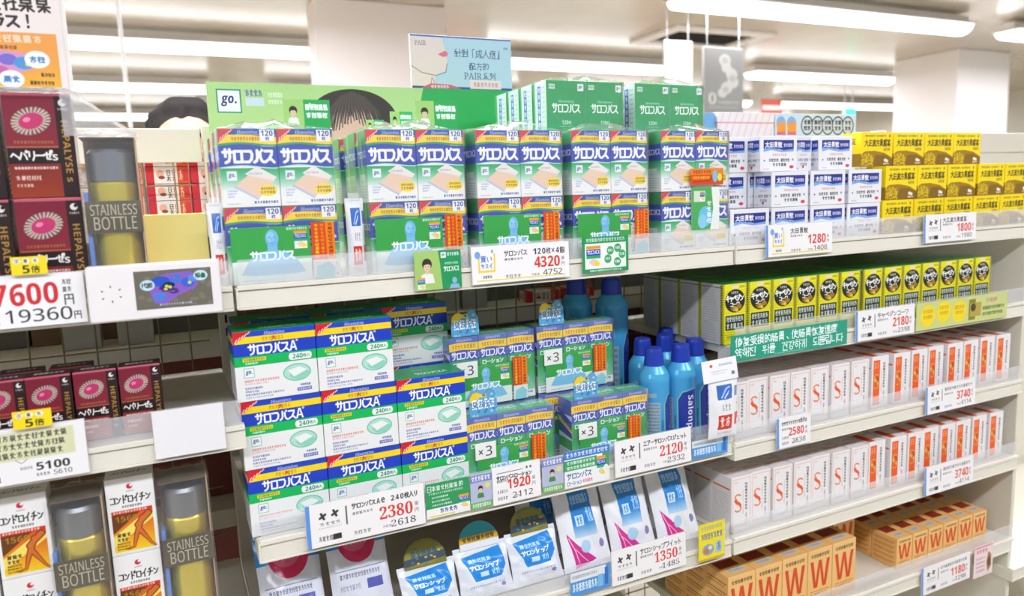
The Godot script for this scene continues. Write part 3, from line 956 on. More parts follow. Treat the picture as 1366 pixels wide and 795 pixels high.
func art_cards() -> void:
	var f := Sheet.new(220, 172, h("a9cf72"))
	f.rect(112, 0, 108, 172, h("1d9c5a"))
	f.poly(PackedVector2Array([Vector2(112, 0), Vector2(112, 172), Vector2(128, 172), Vector2(120, 60)]), h("a9cf72"))
	face(f, 58, 62, 38, h("f2f2ee"))
	thumb(f, 12, 116, 34, 50)
	f.go_mark(124, 8, 26, h("bfe6d2"))
	f.fine(154, 10, 58, 16, 5, h("dff5e8"), 3, 2)
	f.logo(136, 72, 74, 22, h("f7fff9"))
	f.fine(140, 52, 66, 12, 7, h("cfeedd"), 4, 1.6)
	f.ell(186, 136, 12, 14, h("8fb9d8"))
	f.poly(PackedVector2Array([Vector2(160, 172), Vector2(168, 152), Vector2(204, 152), Vector2(212, 172)]), h("8fb9d8"))
	M.card_portrait = printed(f)
	f = Sheet.new(260, 164, h("1f9c56"))
	f.fine(20, 5, 220, 18, 14, h("d8f2e2"), 3, 2.2)
	f.rect(14, 30, 232, 116, h("f5f7f4"))
	thumb(f, 22, 40, 78, 100)
	for p in [[132, 104], [146, 66], [188, 56], [214, 86], [186, 120]]:
		f.ell(p[0] + 10, p[1], 20, 20, h("3aa96a"))
		f.fine(p[0] - 4, p[1] - 8, 28, 14, 3, h("e0f5e8"), p[0], 2)
	f.fine(40, 150, 180, 10, 16, h("d8f2e2"), 5, 1.5)
	M.card_tips = printed(f)
	# green display card with a blue figure
	f = Sheet.new(300, 230, h("3fa94f"))
	f.rect(0, 136, 300, 94, h("e6efe9"))
	f.poly(PackedVector2Array([Vector2(30, 190), Vector2(66, 128), Vector2(104, 104), Vector2(134, 94), Vector2(134, 66), Vector2(172, 66), Vector2(172, 94), Vector2(202, 104), Vector2(240, 128), Vector2(276, 190), Vector2(236, 196), Vector2(70, 196)]), h("82c4ea"))
	f.ell(153, 46, 25, 36, h("78bdea"))
	f.ell(148, 40, 15, 22, h("98cff0"))
	f.ell(144, 42, 3, 3.4, h("5a9ac8"))
	f.ell(162, 42, 3, 3.4, h("5a9ac8"))
	f.stroke(PackedVector2Array([Vector2(153, 44), Vector2(153, 56)]), 2.4, h("5a9ac8"))
	f.stroke(PackedVector2Array([Vector2(146, 65), Vector2(160, 65)]), 2.4, h("5a9ac8"))
	f.logo(70, 98, 166, 38, h("fbfffd"))
	thumb(f, 238, 20, 50, 74)
	f.fine(210, 4, 80, 12, 10, h("d5efd9"), 4, 1.6)
	f.fine(30, 212, 160, 8, 16, h("8aa89a"), 5)
	M.card_figure = printed(f, 0.3)
	# red and orange card with upright writing
	f = Sheet.new(90, 250, h("dd4a17"))
	f.rect(56, 0, 34, 170, h("f38a12"))
	for i in 9:
		f.fine(10, 8 + i * 17, 18, 14, 1, h("f6c21e"), 60 + i, 2.6)
		f.fine(34, 8 + i * 17, 16, 13, 1, h("f0a21c"), 80 + i, 2)
		f.fine(62, 6 + i * 17, 22, 14, 1, h("b03a14"), 90 + i, 2.6)
	f.rect(0, 168, 90, 82, h("e9e6e6"))
	f.poly(PackedVector2Array([Vector2(6, 250), Vector2(14, 196), Vector2(60, 178), Vector2(86, 206), Vector2(80, 250)]), h("8fd0dc"))
	M.card_red = printed(f, 0.35)
	f = Sheet.new(230, 90, h("dd4a17"))
	f.rect(0, 0, 230, 34, h("f0861a"))
	f.fine(14, 8, 130, 20, 7, h("b03a14"), 4, 3)
	f.fine(14, 42, 120, 18, 7, h("f6c21e"), 5, 3)
	f.stroke(PackedVector2Array([Vector2(20, 74), Vector2(120, 68), Vector2(150, 60)]), 8, h("b8320f"))
	f.ell(172, 44, 18, 34, h("7cc6e2"))
	f.ell(206, 50, 16, 22, h("f3e04a"))
	M.card_red_wide = printed(f, 0.35)
	f = Sheet.new(180, 220, h("4fae5c"))
	f.poly(PackedVector2Array([Vector2(180, 0), Vector2(180, 220), Vector2(120, 220), Vector2(140, 110), Vector2(128, 0)]), h("eef4ee"))
	f.rect(14, 18, 74, 56, h("d9e6d0"))
	thumb(f, 54, 22, 30, 48)
	f.ell(90, 150, 44, 52, h("6cc2e6"))
	f.ell(70, 176, 30, 36, h("8fd4ee"))
	for i in 4:
		f.fine(96, 70 + i * 30, 36, 26, 1, h("f6fff8"), 7 + i, 4)
	M.card_green_curve = printed(f, 0.35)
	f = Sheet.new(110, 80, h("f5f5f2"))
	f.text("×", 14, 30, 28, 28, 5, h("3c3c3c"))
	f.latin("3", 54, 18, 34, 48, h("3c3c3c"), "plain")
	M.card_x3 = printed(f)
	# splash shaped topper
	f = Sheet.new(150, 120, h("5aa7d8"))
	f.poly(PackedVector2Array([Vector2(0, 0), Vector2(80, 0), Vector2(96, 40), Vector2(60, 36), Vector2(20, 60), Vector2(0, 50)]), h("f0d43c"))
	rng.seed = 5
	for i in 16:
		f.ell(rng.randf() * 150, 20 + rng.randf() * 100, 8, 6, h("9fd2ee") if i % 2 else h("3b82c0"))
	f.fine(14, 44, 120, 44, 4, h("f4fbff"), 6, 7)
	f.fine(20, 50, 110, 34, 4, h("2f5ea8"), 7, 3)
	M.card_splash = printed(f)
	# green board with the crown of a dark-haired head, a plain stand-in for a portrait
	var b := Sheet.new(1000, 260, h("b4dd92"))
	b.poly(PackedVector2Array([Vector2(676, 0), Vector2(650, 100), Vector2(660, 260), Vector2(1000, 260), Vector2(1000, 0)]), h("2aae58"))
	b.go_mark(26, 20, 70, h("2f9c86"))
	b.fine(108, 20, 50, 20, 4, h("6f7fb4"), 3, 3)
	b.rect(108, 44, 54, 24, h("cfe2ee"))
	b.fine(174, 26, 44, 16, 6, h("e2f3d6"), 4, 2)
	b.fine(174, 48, 50, 14, 6, h("e2f3d6"), 5, 2)
	var hair := PackedVector2Array()
	for i in 25:
		var g := PI * i / 24.0
		hair.append(Vector2(436 - 152 * cos(g), 150 - 140 * pow(sin(g), 0.75)))
	hair.append(Vector2(596, 260))
	hair.append(Vector2(276, 260))
	b.poly(hair, h("3f3836"))
	b.poly(PackedVector2Array([Vector2(352, 260), Vector2(348, 130), Vector2(380, 74), Vector2(430, 56), Vector2(486, 74), Vector2(520, 130), Vector2(520, 260)]), h("e3c0aa"))
	for i in 64:
		var u := (i - 31.5) / 31.5
		var low := 96.0 + 60.0 * absf(u) + 14.0 * sin(i * 2.3)
		b.stroke(PackedVector2Array([Vector2(436 + u * 40, 18 + absf(u) * 16), Vector2(436 + u * 84, 60 + absf(u) * 20), Vector2(438 + u * 112, low)]), 3.4, [h("574d49"), h("3f3836"), h("6e625c"), h("4a423f")][i % 4])
	M.board_green = printed(b)
	f = Sheet.new(140, 90, h("2fae5a"))
	f.rect(0, 0, 60, 90, h("a9d27a"))
	face(f, 28, 36, 20, h("f2f2ee"))
	f.text("バス", 68, 12, 14, 16, 3, h("f6fff8"))
	f.fine(64, 14, 70, 18, 5, h("f6fff8"), 3, 4)
	f.fine(66, 40, 66, 16, 4, h("f6fff8"), 4, 4)
	M.card_pop = printed(f)
	f = Sheet.new(240, 180, h("f4f6f4"))
	f.rect(0, 0, 240, 130, h("2f9d5c"))
	f.text("日本", 8, 14, 22, 28, 3, h("f2fff6"), 1.1)
	f.fine(56, 14, 120, 28, 5, h("f2fff6"), 3, 3)
	f.text("的", 182, 14, 22, 28, 3, h("f2fff6"))
	f.fine(14, 48, 190, 12, 16, h("bfe4cd"), 4, 1.6)
	for i in 3:
		f.fine(30, 70 + i * 20, 90 + i * 10, 10, 9, h("cfeedd"), 5 + i, 1.8)
	thumb(f, 178, 86, 56, 74)
	f.fine(70, 136, 100, 24, 4, h("4a4fb0"), 9, 4)
	f.rect(14, 168, 140, 7, h("f0d93c"))
	M.card_japan = printed(f)
	f = Sheet.new(120, 180, h("bcc1dc"))
	f.rect(0, 8, 120, 36, h("7c86c8"))
	f.fine(6, 12, 108, 26, 6, h("f4f5ff"), 3, 3.4)
	f.ell(96, 66, 16, 14, h("e6e07a"))
	face(f, 56, 80, 22, h("3f8f4a"))
	f.rect(0, 146, 120, 34, h("76b86e"))
	f.fine(8, 152, 104, 22, 8, h("eefcec"), 4, 2.4)
	M.card_coat = printed(f)
	f = Sheet.new(280, 196, h("f2f5f6"))
	f.rect(0, 0, 280, 42, h("3d7fd0"))
	f.fine(8, 8, 264, 26, 11, h("f4f8ff"), 3, 3.4)
	f.rect(0, 48, 200, 56, h("46a66a"))
	f.fine(14, 54, 176, 18, 9, h("eafff0"), 4, 2.6)
	f.fine(14, 80, 176, 18, 9, h("eafff0"), 5, 2.6)
	f.text("サロンパス", 14, 116, 28, 34, 4.6, h("37459c"), 1.12)
	f.text("ローション", 14, 160, 17, 24, 2.6, h("37459c"), 1.12)
	f.fine(112, 162, 60, 20, 4, h("e85a6a"), 8, 2.4)
	f.rect(236, 40, 44, 80, h("46a66a"))
	thumb(f, 200, 56, 56, 110)
	f.ell(258, 128, 16, 22, h("f2f2f0"))
	M.card_lotion = printed(f)
	f = Sheet.new(270, 106, h("4c9be0"))
	f.rect(0, 0, 240, 40, h("e8ecee"))
	f.fine(10, 12, 170, 16, 14, h("8a98ac"), 3, 1.8)
	f.fine(10, 48, 170, 40, 8, h("f2f9ff"), 4, 4.5)
	f.rect(184, 36, 36, 56, h("7cc0ee"))
	f.rect(232, 10, 22, 80, h("2f6fc0"))
	M.card_blue = printed(f)
	f = Sheet.new(700, 114, h("1fa183"))
	f.text("修复受损的肠胃、使肠胃恢复健康", 26, 12, 37, 38, 4.6, h("f4fffb"), 1.1)
	f.text("약해진 위를 건강하게 되돌립니다", 26, 60, 37, 38, 4.6, h("f4fffb"), 1.03)
	f.fine(250, 102, 180, 8, 20, h("bfe9dd"), 3)
	M.sign_teal = printed(f)
	f = Sheet.new(560, 116, h("cfd88a"))
	for i in 3:
		f.ell(66 + i * 94, 58 - 8 * (i % 2), 42, 46, h("fbdf1a"))
		f.fine(36 + i * 94, 30 - 8 * (i % 2), 60, 18, 4, h("c99a1c"), 4 + i, 2)
		f.fine(40 + i * 94, 54 - 8 * (i % 2), 52, 16, 4, h("c99a1c"), 8 + i, 2)
	f.rect(312, 14, 42, 90, h("8c8428"))
	f.rect(320, 30, 70, 60, h("b9a848"))
	f.ell(340, 50, 16, 18, h("4a4420"))
	f.fine(420, 16, 70, 20, 5, h("c86a8a"), 9, 2)
	f.fine(400, 52, 140, 16, 12, h("4a5a2c"), 10, 2)
	f.fine(400, 78, 130, 16, 11, h("4a5a2c"), 11, 2)
	M.sign_circles = printed(f)
	f = Sheet.new(150, 176, h("f4e324"))
	f.fine(14, 12, 120, 20, 8, h("a9b0a0"), 3, 3)
	f.fine(12, 46, 126, 30, 7, h("5a66b4"), 4, 3.4)
	f.ell(54, 126, 34, 26, h("8aa8c8"))
	f.ell(44, 132, 16, 14, h("d87a4a"))
	f.ell(66, 118, 12, 10, h("e8e4d8"))
	f.rect(98, 94, 34, 56, h("a4c4de"))
	f.fine(102, 98, 26, 46, 1, h("5a78a8"), 6, 4)
	f.rect(0, 166, 150, 10, h("d8b81c"))
	M.card_yellow = printed(f)
	f = Sheet.new(150, 164, h("f4dfe2"))
	f.rect(4, 4, 142, 6, h("d86a84"))
	f.fine(14, 18, 90, 22, 4, h("c8486a"), 3, 3)
	f.poly(PackedVector2Array([Vector2(110, 40), Vector2(134, 60), Vector2(138, 120), Vector2(112, 150), Vector2(98, 100)]), h("a8743a"))
	f.ell(118, 96, 10, 26, h("5a3a1c"))
	for i in 4:
		f.fine(16, 60 + i * 22, 70, 12, 6, h("c08a96"), 5 + i, 1.6)
	M.card_pink = printed(f)
	f = Sheet.new(130, 76, h("fbe21a"))
	for i in 3:
		f.ell(22 + i * 34, 18, 14, 12, h("f4f0e4"))
	f.text("ポ", 14, 10, 16, 16, 2, h("3a3a3a"))
	f.fine(46, 10, 16, 16, 1, h("3a3a3a"), 4, 2)
	f.fine(80, 10, 16, 16, 1, h("3a3a3a"), 5, 2)
	f.latin("5", 40, 36, 26, 34, h("2a2620"))
	f.text("倍", 74, 40, 28, 28, 3.4, h("2a2620"))
	M.card_points = printed(f)
	f = Sheet.new(300, 164, h("f6f5f6"))
	f.latin("17600", 14, 26, 214, 70, h("d8323a"))
	f.fine(240, 20, 26, 18, 2, h("4a484a"), 3, 2)
	f.fine(240, 44, 26, 18, 2, h("4a484a"), 4, 2)
	f.text("円", 242, 68, 28, 34, 3.4, h("2f2d2f"))
	f.latin("19360", 84, 108, 176, 42, h("2f2d2f"), "plain")
	f.text("円", 264, 124, 22, 26, 2.6, h("4a484a"))
	f.fine(14, 112, 50, 14, 5, h("4a484a"), 6, 2)
	f.fine(14, 134, 54, 16, 5, h("2f2d2f"), 7, 2.6)
	M.price_large = printed(f, 0.35)
	f = Sheet.new(300, 180, h("f4f3f4"))
	f.rect(0, 14, 268, 90, h("dfe0b6"))
	for i in 3:
		f.fine(10, 20 + i * 28, 240 - i * 8, 21, 12, h("3a3a34"), 4 + i, 2.4)
	f.stroke(PackedVector2Array([Vector2(100, 104), Vector2(116, 116), Vector2(132, 104)]), 2, h("8a8a80"))
	f.fine(14, 122, 34, 16, 3, h("77757a"), 8, 1.6)
	f.latin("5100", 154, 120, 94, 26, h("2f2d2f"))
	f.fine(150, 154, 40, 12, 4, h("77757a"), 9, 1.6)
	f.latin("5610", 200, 152, 52, 16, h("5a585a"), "plain")
	f.fine(12, 150, 44, 18, 5, h("5a585a"), 10, 2)
	f.fine(110, 128, 34, 10, 5, h("8a888a"), 11)
	M.price_wide = printed(f, 0.35)
	M.price_blank = plain(h("efeef0"), 0.4)
	# the little screen: violet cells on a brown ground, two round captions
	f = Sheet.new(276, 150, h("6f6a5e"))
	for i in 30:
		f.ell(rng.randf() * 276, rng.randf() * 150, 10, 8, h("7c776a"))
	f.poly(PackedVector2Array([Vector2(52, 40), Vector2(110, 14), Vector2(200, 10), Vector2(236, 40), Vector2(214, 80), Vector2(150, 104), Vector2(110, 132), Vector2(66, 130), Vector2(52, 90)]), h("8a5fc8"))
	for p in [[92, 44, 34, 20, "2f56c8"], [150, 40, 26, 20, "4a74d8"], [190, 54, 24, 20, "3a66d0"], [110, 72, 26, 14, "3c2f88"], [84, 104, 26, 18, "4f7fd8"], [136, 84, 20, 12, "32408c"], [120, 60, 22, 12, "1f2a5c"], [206, 40, 16, 14, "5a8ae0"]]:
		f.ell(p[0], p[1], p[2], p[3], h(p[4]))
	for p in [[112, 64], [124, 68], [108, 76], [196, 56]]:
		f.ell(p[0], p[1], 7, 6, h("d8d83a"))
	for i in 14:
		f.ell(60 + rng.randf() * 150, 30 + rng.randf() * 80, 3, 3, h("c8486a"))
	f.fine(80, 132, 120, 8, 12, h("b8c4e0"), 5, 1.2)
	for p in [[44, 56, "代謝"], [238, 30, "解毒"]]:
		f.ell(p[0], p[1], 26, 21, h("bfe2f2"))
		f.text(p[2], p[0] - 19, p[1] - 9, 17, 18, 3, h("2f5a38") if p[0] > 100 else h("3a3a3a"), 1.15)
	M.screen_picture = f.texture()
	# orange sign with cells
	f = Sheet.new(260, 300, h("efe6e2"))
	f.fine(6, 6, 230, 52, 5, h("2c2420"), 3, 7)
	f.text("プラス!", 20, 66, 38, 44, 8, h("2c2420"), 1.1)
	f.rect(0, 124, 240, 172, h("f0a24c"))
	f.fade(0, 200, 240, 96, h("f0a24c"), h("f3b63a"))
	f.fine(30, 132, 170, 24, 6, h("f8dcc0"), 4, 4)
	f.fine(16, 166, 110, 12, 9, h("8a5a2a"), 5, 2)
	f.poly(PackedVector2Array([Vector2(0, 190), Vector2(70, 180), Vector2(180, 192), Vector2(176, 236), Vector2(90, 262), Vector2(10, 280)]), h("d89ac8"))
	for p in [[40, 212, 34, 22, "4a7ad8"], [96, 210, 26, 18, "7a6fd0"], [140, 220, 30, 20, "4f9ad8"], [70, 244, 24, 14, "c86aa8"], [60, 210, 14, 10, "2a3a6c"], [150, 224, 8, 7, "e2d83a"]]:
		f.ell(p[0], p[1], p[2], p[3], h(p[4]))
	for p in [[178, 208], [100, 272], [4, 206]]:
		f.ell(p[0], p[1], 36, 28, h("f4f6f8"))
		f.fine(p[0] - 24, p[1] - 10, 48, 20, 2, h("4a86c0"), p[0], 4)
	f.fine(184, 250, 40, 12, 4, h("4a3a1c"), 7, 2)
	f.fine(150, 276, 70, 12, 7, h("4a3a1c"), 8, 2)
	M.sign_orange = printed(f)
	# pale blue sign of a skin cream: lettering, and the outline of a chin and lips
	f = Sheet.new(620, 300, h("bcd9f0"))
	f.rect(0, 0, 620, 8, h("4a63b8"))
	f.rect(0, 280, 620, 20, h("2f4a9c"))
	f.poly(PackedVector2Array([Vector2(0, 10), Vector2(190, 10), Vector2(206, 80), Vector2(222, 92), Vector2(208, 112), Vector2(216, 130), Vector2(204, 190), Vector2(150, 216), Vector2(130, 240), Vector2(150, 280), Vector2(0, 280)]), h("f0dcdc"))
	f.poly(PackedVector2Array([Vector2(160, 102), Vector2(206, 80), Vector2(222, 94), Vector2(216, 110), Vector2(190, 116)]), h("e87a92"))
	f.stroke(PackedVector2Array([Vector2(0, 170), Vector2(60, 206), Vector2(140, 220), Vector2(204, 200), Vector2(214, 150)]), 4, h("8a7480"))
	f.stroke(PackedVector2Array([Vector2(108, 280), Vector2(118, 230), Vector2(140, 272)]), 3, h("8a7480"))
	f.latin("PAIR", 26, 30, 66, 26, h("6a6a80"), "serif")
	f.text("針對「成人痘」", 262, 66, 40, 46, 4, h("3f5288"), 1.1)
	f.text("配方的", 352, 140, 36, 40, 3.6, h("3f5288"), 1.15)
	f.latin("PAIR", 316, 196, 110, 38, h("3f5288"), "serif")
	f.text("系列", 434, 194, 38, 42, 3.6, h("3f5288"), 1.15)
	f.rect(350, 236, 200, 52, h("eedfe6"))
	f.fine(370, 250, 160, 26, 7, h("d88aa0"), 6, 3)
	f.poly(PackedVector2Array([Vector2(50, 290), Vector2(110, 264), Vector2(230, 268), Vector2(300, 290)]), h("d8688c"))
	f.fine(110, 272, 110, 18, 6, h("f6e6ee"), 7, 3)
	f.fine(572, 44, 30, 14, 4, h("7a9ac8"), 8, 2)
	M.sign_pair = printed(f)
	# white hanging pouch
	f = Sheet.new(110, 240, h("f2f3f5"))
	f.rect(28, 30, 58, 56, h("3d6fc4"))
	f.stroke(PackedVector2Array([Vector2(44, 78), Vector2(62, 44), Vector2(76, 40)]), 6, h("a8cdf0"))
	f.stroke(PackedVector2Array([Vector2(54, 80), Vector2(70, 56)]), 5, h("d8e8fa"))
	f.fine(40, 104, 40, 30, 3, h("9a9ca2"), 4, 2)
	f.rect(30, 148, 54, 58, h("d8392f"))
	f.fine(36, 156, 42, 40, 2, h("f6d8d4"), 5, 5)
	f.rect(96, 40, 14, 40, h("7c8fd0"))
	f.rect(96, 146, 14, 50, h("d8564a"))
	f.fine(30, 216, 54, 10, 8, h("b4b6bc"), 6)
	M.pouch_sample = printed(f, 0.3)
	f = Sheet.new(220, 130, h("f4f5f7"))
	f.ell(56, 34, 9, 9, h("e0503a"))
	f.latin("Hisamitsu", 104, 26, 86, 15, h("4a68b8"), "serif", 0.2)
	f.fine(50, 66, 110, 8, 14, h("a9aeb8"), 3)
	f.fine(60, 80, 80, 7, 12, h("b9bec8"), 4)
	f.rect(180, 84, 20, 20, h("7a7c84"))
	M.card_hang = printed(f)
	# boxes at the back of the top shelf
	f = Sheet.new(300, 200, h("f3ebec"))
	for i in 9:
		f.stroke(PackedVector2Array([Vector2(i * 36 - 10, 40), Vector2(i * 36 + 30, 0)]), 6, h("e9dcdf"))
	f.rect(0, 15, 300, 2, h("e3a3ad"))
	f.rect(128, 44, 2, 156, h("e2d6d9"))
	f.fine(150, 70, 90, 40, 4, h("e6cdd2"), 5, 4)
	M.carton_pink = printed(f)
	f = Sheet.new(420, 440, h("cfe6f2"))
	for i in 2:
		f.ell(28 + i * 52, 36, 24, 26, h("8ab4e8"))
		f.rect(8 + i * 52, 32, 44, 34, h("f4a03a"))
		f.rect(8 + i * 52, 66, 44, 12, h("e0708a"))
	for i in 5:
		var cx := 160 + i * 54
		f.ell(cx, 42, 32, 36, h("44484c"))
		f.ell(cx, 42, 27, 31, h("cfdde4"))
		f.fine(cx - 18, 22, 36, 16, 2, h("44484c"), 7 + i, 3.4)
		f.fine(cx - 18, 44, 36, 16, 2, h("44484c"), 17 + i, 3.4)
		if i < 4:
			f.stroke(PackedVector2Array([Vector2(cx + 18, 14), Vector2(cx + 36, 70)]), 4, h("44484c"))
	M.carton_rings = printed(f)
	f = Sheet.new(120, 160, h("6fb0e0"))
	f.ell(50, 60, 34, 30, h("bfe0f4"))
	f.rect(60, 60, 50, 40, h("4f86d0"))
	f.fine(16, 20, 80, 20, 4, h("f2f8ff"), 4, 3)
	M.carton_sky = printed(f)
	# red and white boxes on the far side of the rack
	f = Sheet.new(260, 110, h("efe6e0"))
	f.rect(0, 0, 46, 110, h("cf2434"))
	f.ell(84, 46, 24, 28, h("e8b09a"))
	f.ell(92, 70, 20, 12, h("8a4a34"))
	f.fine(120, 14, 30, 84, 1, h("6a6a6a"), 3, 5)
	f.fine(156, 14, 22, 84, 1, h("d86a7a"), 4, 5)
	f.rect(190, 0, 70, 110, h("dd5a34"))
	f.rect(226, 10, 30, 90, h("d8303a"))
	f.fine(196, 14, 26, 80, 1, h("f4d0b0"), 5, 5)
	M.carton_red = printed(f)
	# hanging grey sign with a chain of pale bubbles
	f = Sheet.new(200, 320, h("9b9c98"))
	for p in [[104, 60, 30], [112, 96, 26], [140, 128, 30], [146, 168, 30], [114, 196, 30], [92, 222, 24]]:
		f.ell(p[0], p[1], p[2], p[2], h("d2d2ce"))
	for p in [[104, 60, 18], [144, 148, 18], [108, 206, 16]]:
		f.ell(p[0], p[1], p[2], p[2], h("bcbcb8"))
	f.latin("0", 20, 222, 40, 58, h("d6d6d2"), "bold")
	f.fine(70, 262, 110, 16, 9, h("bcbcb8"), 4, 3)
	f.fine(24, 290, 150, 10, 14, h("b4b4b0"), 5, 2)
	M.sign_grey = printed(f)
	# spray bottle sleeve, wrapped once round the can
	f = Sheet.new(512, 360, h("46a6de"))
	f.poly(PackedVector2Array([Vector2(262, 360), Vector2(258, 120), Vector2(280, 80), Vector2(340, 66), Vector2(366, 70), Vector2(366, 360)]), h("2b3fa8"))
	f.stroke(PackedVector2Array([Vector2(258, 360), Vector2(254, 120), Vector2(280, 76), Vector2(344, 62)]), 6, h("7fd0a8"))
	f.latin("Salonpas", 300, 96, 48, 240, h("f4f7ff"), "bold", 0.0, true)
	f.rect(150, 60, 60, 24, h("8fb4cc"))
	f.rect(146, 110, 84, 170, h("9fb8c6"))
	for i in 9:
		f.fine(152, 118 + i * 18, 72, 9, 12, h("5f7f92"), 6 + i, 1.2)
	f.fine(236, 200, 14, 120, 1, h("2f6f6a"), 8, 3)
	M.can_sleeve = printed(f, 0.25)
	# pouches of cold plasters
	f = Sheet.new(260, 320, h("f0f1f4"))
	f.rect(70, 60, 124, 130, h("2f86d4"))
	f.fade(70, 170, 124, 50, h("2f86d4"), h("c9e2f2"))
	f.rect(70, 40, 124, 22, h("dfe8ee"))
	f.fine(66, 42, 124, 18, 7, h("9aa6ae"), 3, 2)
	f.fine(78, 84, 104, 30, 6, h("a8d4f4"), 4, 4)
	f.rect(86, 150, 44, 34, h("cfe8f8"))
	f.fine(92, 154, 32, 26, 2, h("2f86d4"), 5, 3)
	f.fine(146, 128, 40, 50, 2, h("a8d4f4"), 6, 4)
	f.poly(PackedVector2Array([Vector2(30, 200), Vector2(84, 246), Vector2(172, 296), Vector2(58, 314)]), h("d83a92"))
	f.stroke(PackedVector2Array([Vector2(40, 216), Vector2(76, 296)]), 4, h("f6c4e0"))
	f.stroke(PackedVector2Array([Vector2(60, 252), Vector2(120, 296)]), 3, h("f6c4e0"))
	f.ell(120, 250, 30, 20, h("b4d8f0"))
	f.ell(212, 250, 14, 14, h("8b88b8"))
	f.fine(206, 30, 30, 20, 2, h("8a8c94"), 7, 3)
	M.pouch_white = printed(f, 0.22)
	f = Sheet.new(260, 320, h("e4e8ee"))
	f.poly(PackedVector2Array([Vector2(24, 60), Vector2(220, 30), Vector2(236, 150), Vector2(200, 210), Vector2(70, 214)]), h("2a8ee0"))
	f.fine(50, 78, 110, 24, 5, h("bfe2fa"), 3, 4)
	f.text("サロンシップ", 52, 116, 22, 30, 5, h("f2f9ff"), 1.12)
	f.rect(96, 162, 42, 28, h("cfe8f8"))
	f.fine(150, 158, 44, 34, 2, h("bfe2fa"), 6, 4)
	f.fine(40, 236, 180, 14, 16, h("9aa4b4"), 7, 1.6)
	f.ell(206, 262, 12, 12, h("8b88b8"))
	M.pouch_blue = printed(f, 0.22)
	f = Sheet.new(260, 320, h("d9dce6"))
	f.rect(0, 0, 260, 90, h("2c88c8"))
	f.ell(130, 70, 84, 66, h("cf2458"))
	f.ell(120, 66, 60, 40, h("de5a80"))
	f.fine(70, 50, 110, 36, 4, h("f0a8bc"), 3, 6)
	f.rect(20, 150, 220, 3, h("8c90a8"))
	f.fine(34, 160, 180, 14, 14, h("6a6e88"), 4, 1.8)
	f.rect(150, 184, 70, 26, h("5a5fb0"))
	f.fine(30, 190, 90, 16, 7, h("8c90a8"), 5, 1.6)
	M.pouch_pink = printed(f, 0.22)
	f = Sheet.new(170, 130, h("7c7a2c"))
	f.ell(85, 70, 78, 54, h("8a862f"))
	f.poly(PackedVector2Array([Vector2(0, 84), Vector2(170, 70), Vector2(170, 104), Vector2(0, 116)]), h("3c4a5a"))
	for i in 14:
		f.ell(rng.randf() * 170, 30 + rng.randf() * 90, 6, 5, h("d8a82c") if i % 2 else h("3d7a94"))
	f.fine(30, 50, 110, 34, 5, h("3a5a70"), 3, 5)
	M.card_round = printed(f)
	f = Sheet.new(170, 130, h("3aa7b4"))
	f.rect(0, 66, 170, 30, h("e0b022"))
	f.fine(14, 70, 140, 22, 7, h("6a4a12"), 3, 4)
	f.rect(0, 98, 170, 32, h("e2e6ea"))
	M.card_round_teal = printed(f)

# ---------------------------------------------------------------- builders
func rack(label: String, x0: float, x1: float, levels: Array, mesh_back: bool, risers := true) -> Node3D:
	var o := thing("store_rack", label, "rack", Vector3(x0, 0, 0), "racks of the aisle")
	var w := x1 - x0
	for x in [0.018, w - 0.018]:
		if x < 0.1 or x1 > 2.7:
			var u := part(o, "upright", slab(0.034, 1.57, 0.03, 0.002), M.cream, Vector3(x, 0, -0.44))
			for i in 15:
				part(u, "hole_shade", slab(0.0045, 0.016, 0.001, 0.0003), M.hole_shade, Vector3(-0.004, 1.53 - i * 0.026, 0.0006))  # dark slivers on the metal, painted shade of the slots
	part(o, "top_rail", slab(w - 0.04, 0.062, 0.02, 0.002), M.cream, Vector3(w / 2 + 0.018, 1.503, -0.445))
	part(o, "base_panel", slab(w - 0.004, 0.1, 0.42, 0.003), M.cream, Vector3(w / 2, 0, -0.02))
	if mesh_back:
		var n := int(w / 0.05)
		var upright_wire := rod(Vector3(0, 0.1, 0), Vector3(0, 1.503, 0), 0.0016)
		var level_wire := rod(Vector3(0.018, 0, 0), Vector3(w - 0.018, 0, 0), 0.0016)
		for i in range(1, n):
			part(o, "wire", upright_wire, M.wire, Vector3(w * i / n, 0, -0.452))
		for i in 14:
			part(o, "wire", level_wire, M.wire, Vector3(0, 0.16 + i * 0.1, -0.449))
	else:
		part(o, "back_panel", slab(w - 0.036, 1.4, 0.012, 0.001), M.cream, Vector3(w / 2, 0.102, -0.452))
	for y in levels:
		var s := part(o, "shelf", slab(w - 0.004, 0.018, 0.425, 0.002), M.cream, Vector3(w / 2, y - 0.018, -0.006))
		var st := SurfaceTool.new()
		st.begin(Mesh.PRIMITIVE_TRIANGLES)
		var hw := w / 2 - 0.003
		add_box(st, Vector3(-hw, -0.004, -0.012), Vector3(hw, 0.003, 0.0045))
		add_box(st, Vector3(-hw, -0.0285, -0.009), Vector3(hw, -0.005, 0.001))
		add_box(st, Vector3(-hw, -0.032, -0.012), Vector3(hw, -0.0285, 0.003))
		part(s, "price_rail", st.commit(), M.rail, Vector3(0, 0.018, 0.006))
		part(s, "end_cap", slab(0.003, 0.03, 0.05, 0.0008), M.rail, Vector3(-w / 2 + 0.0022, -0.013, 0.0105))
		if risers:
			part(s, "clear_fence", slab(w - 0.012, 0.035, 0.002, 0.0004), M.acrylic, Vector3(0, 0.0215, 0.0045))
	return o

# a card with print on its front, standing on its lower edge at the given place
func card(called: String, label: String, category: String, x0: float, x1: float, y0: float, y1: float, mat: Material, z := 0.008, group := "", lean := 0.0) -> Node3D:
	return solo(called, label, category, carton_mesh(x1 - x0, y1 - y0, 0.0012, 0.0002), mat, Vector3((x0 + x1) / 2, y0, z), group, Vector3(lean, 0, 0))

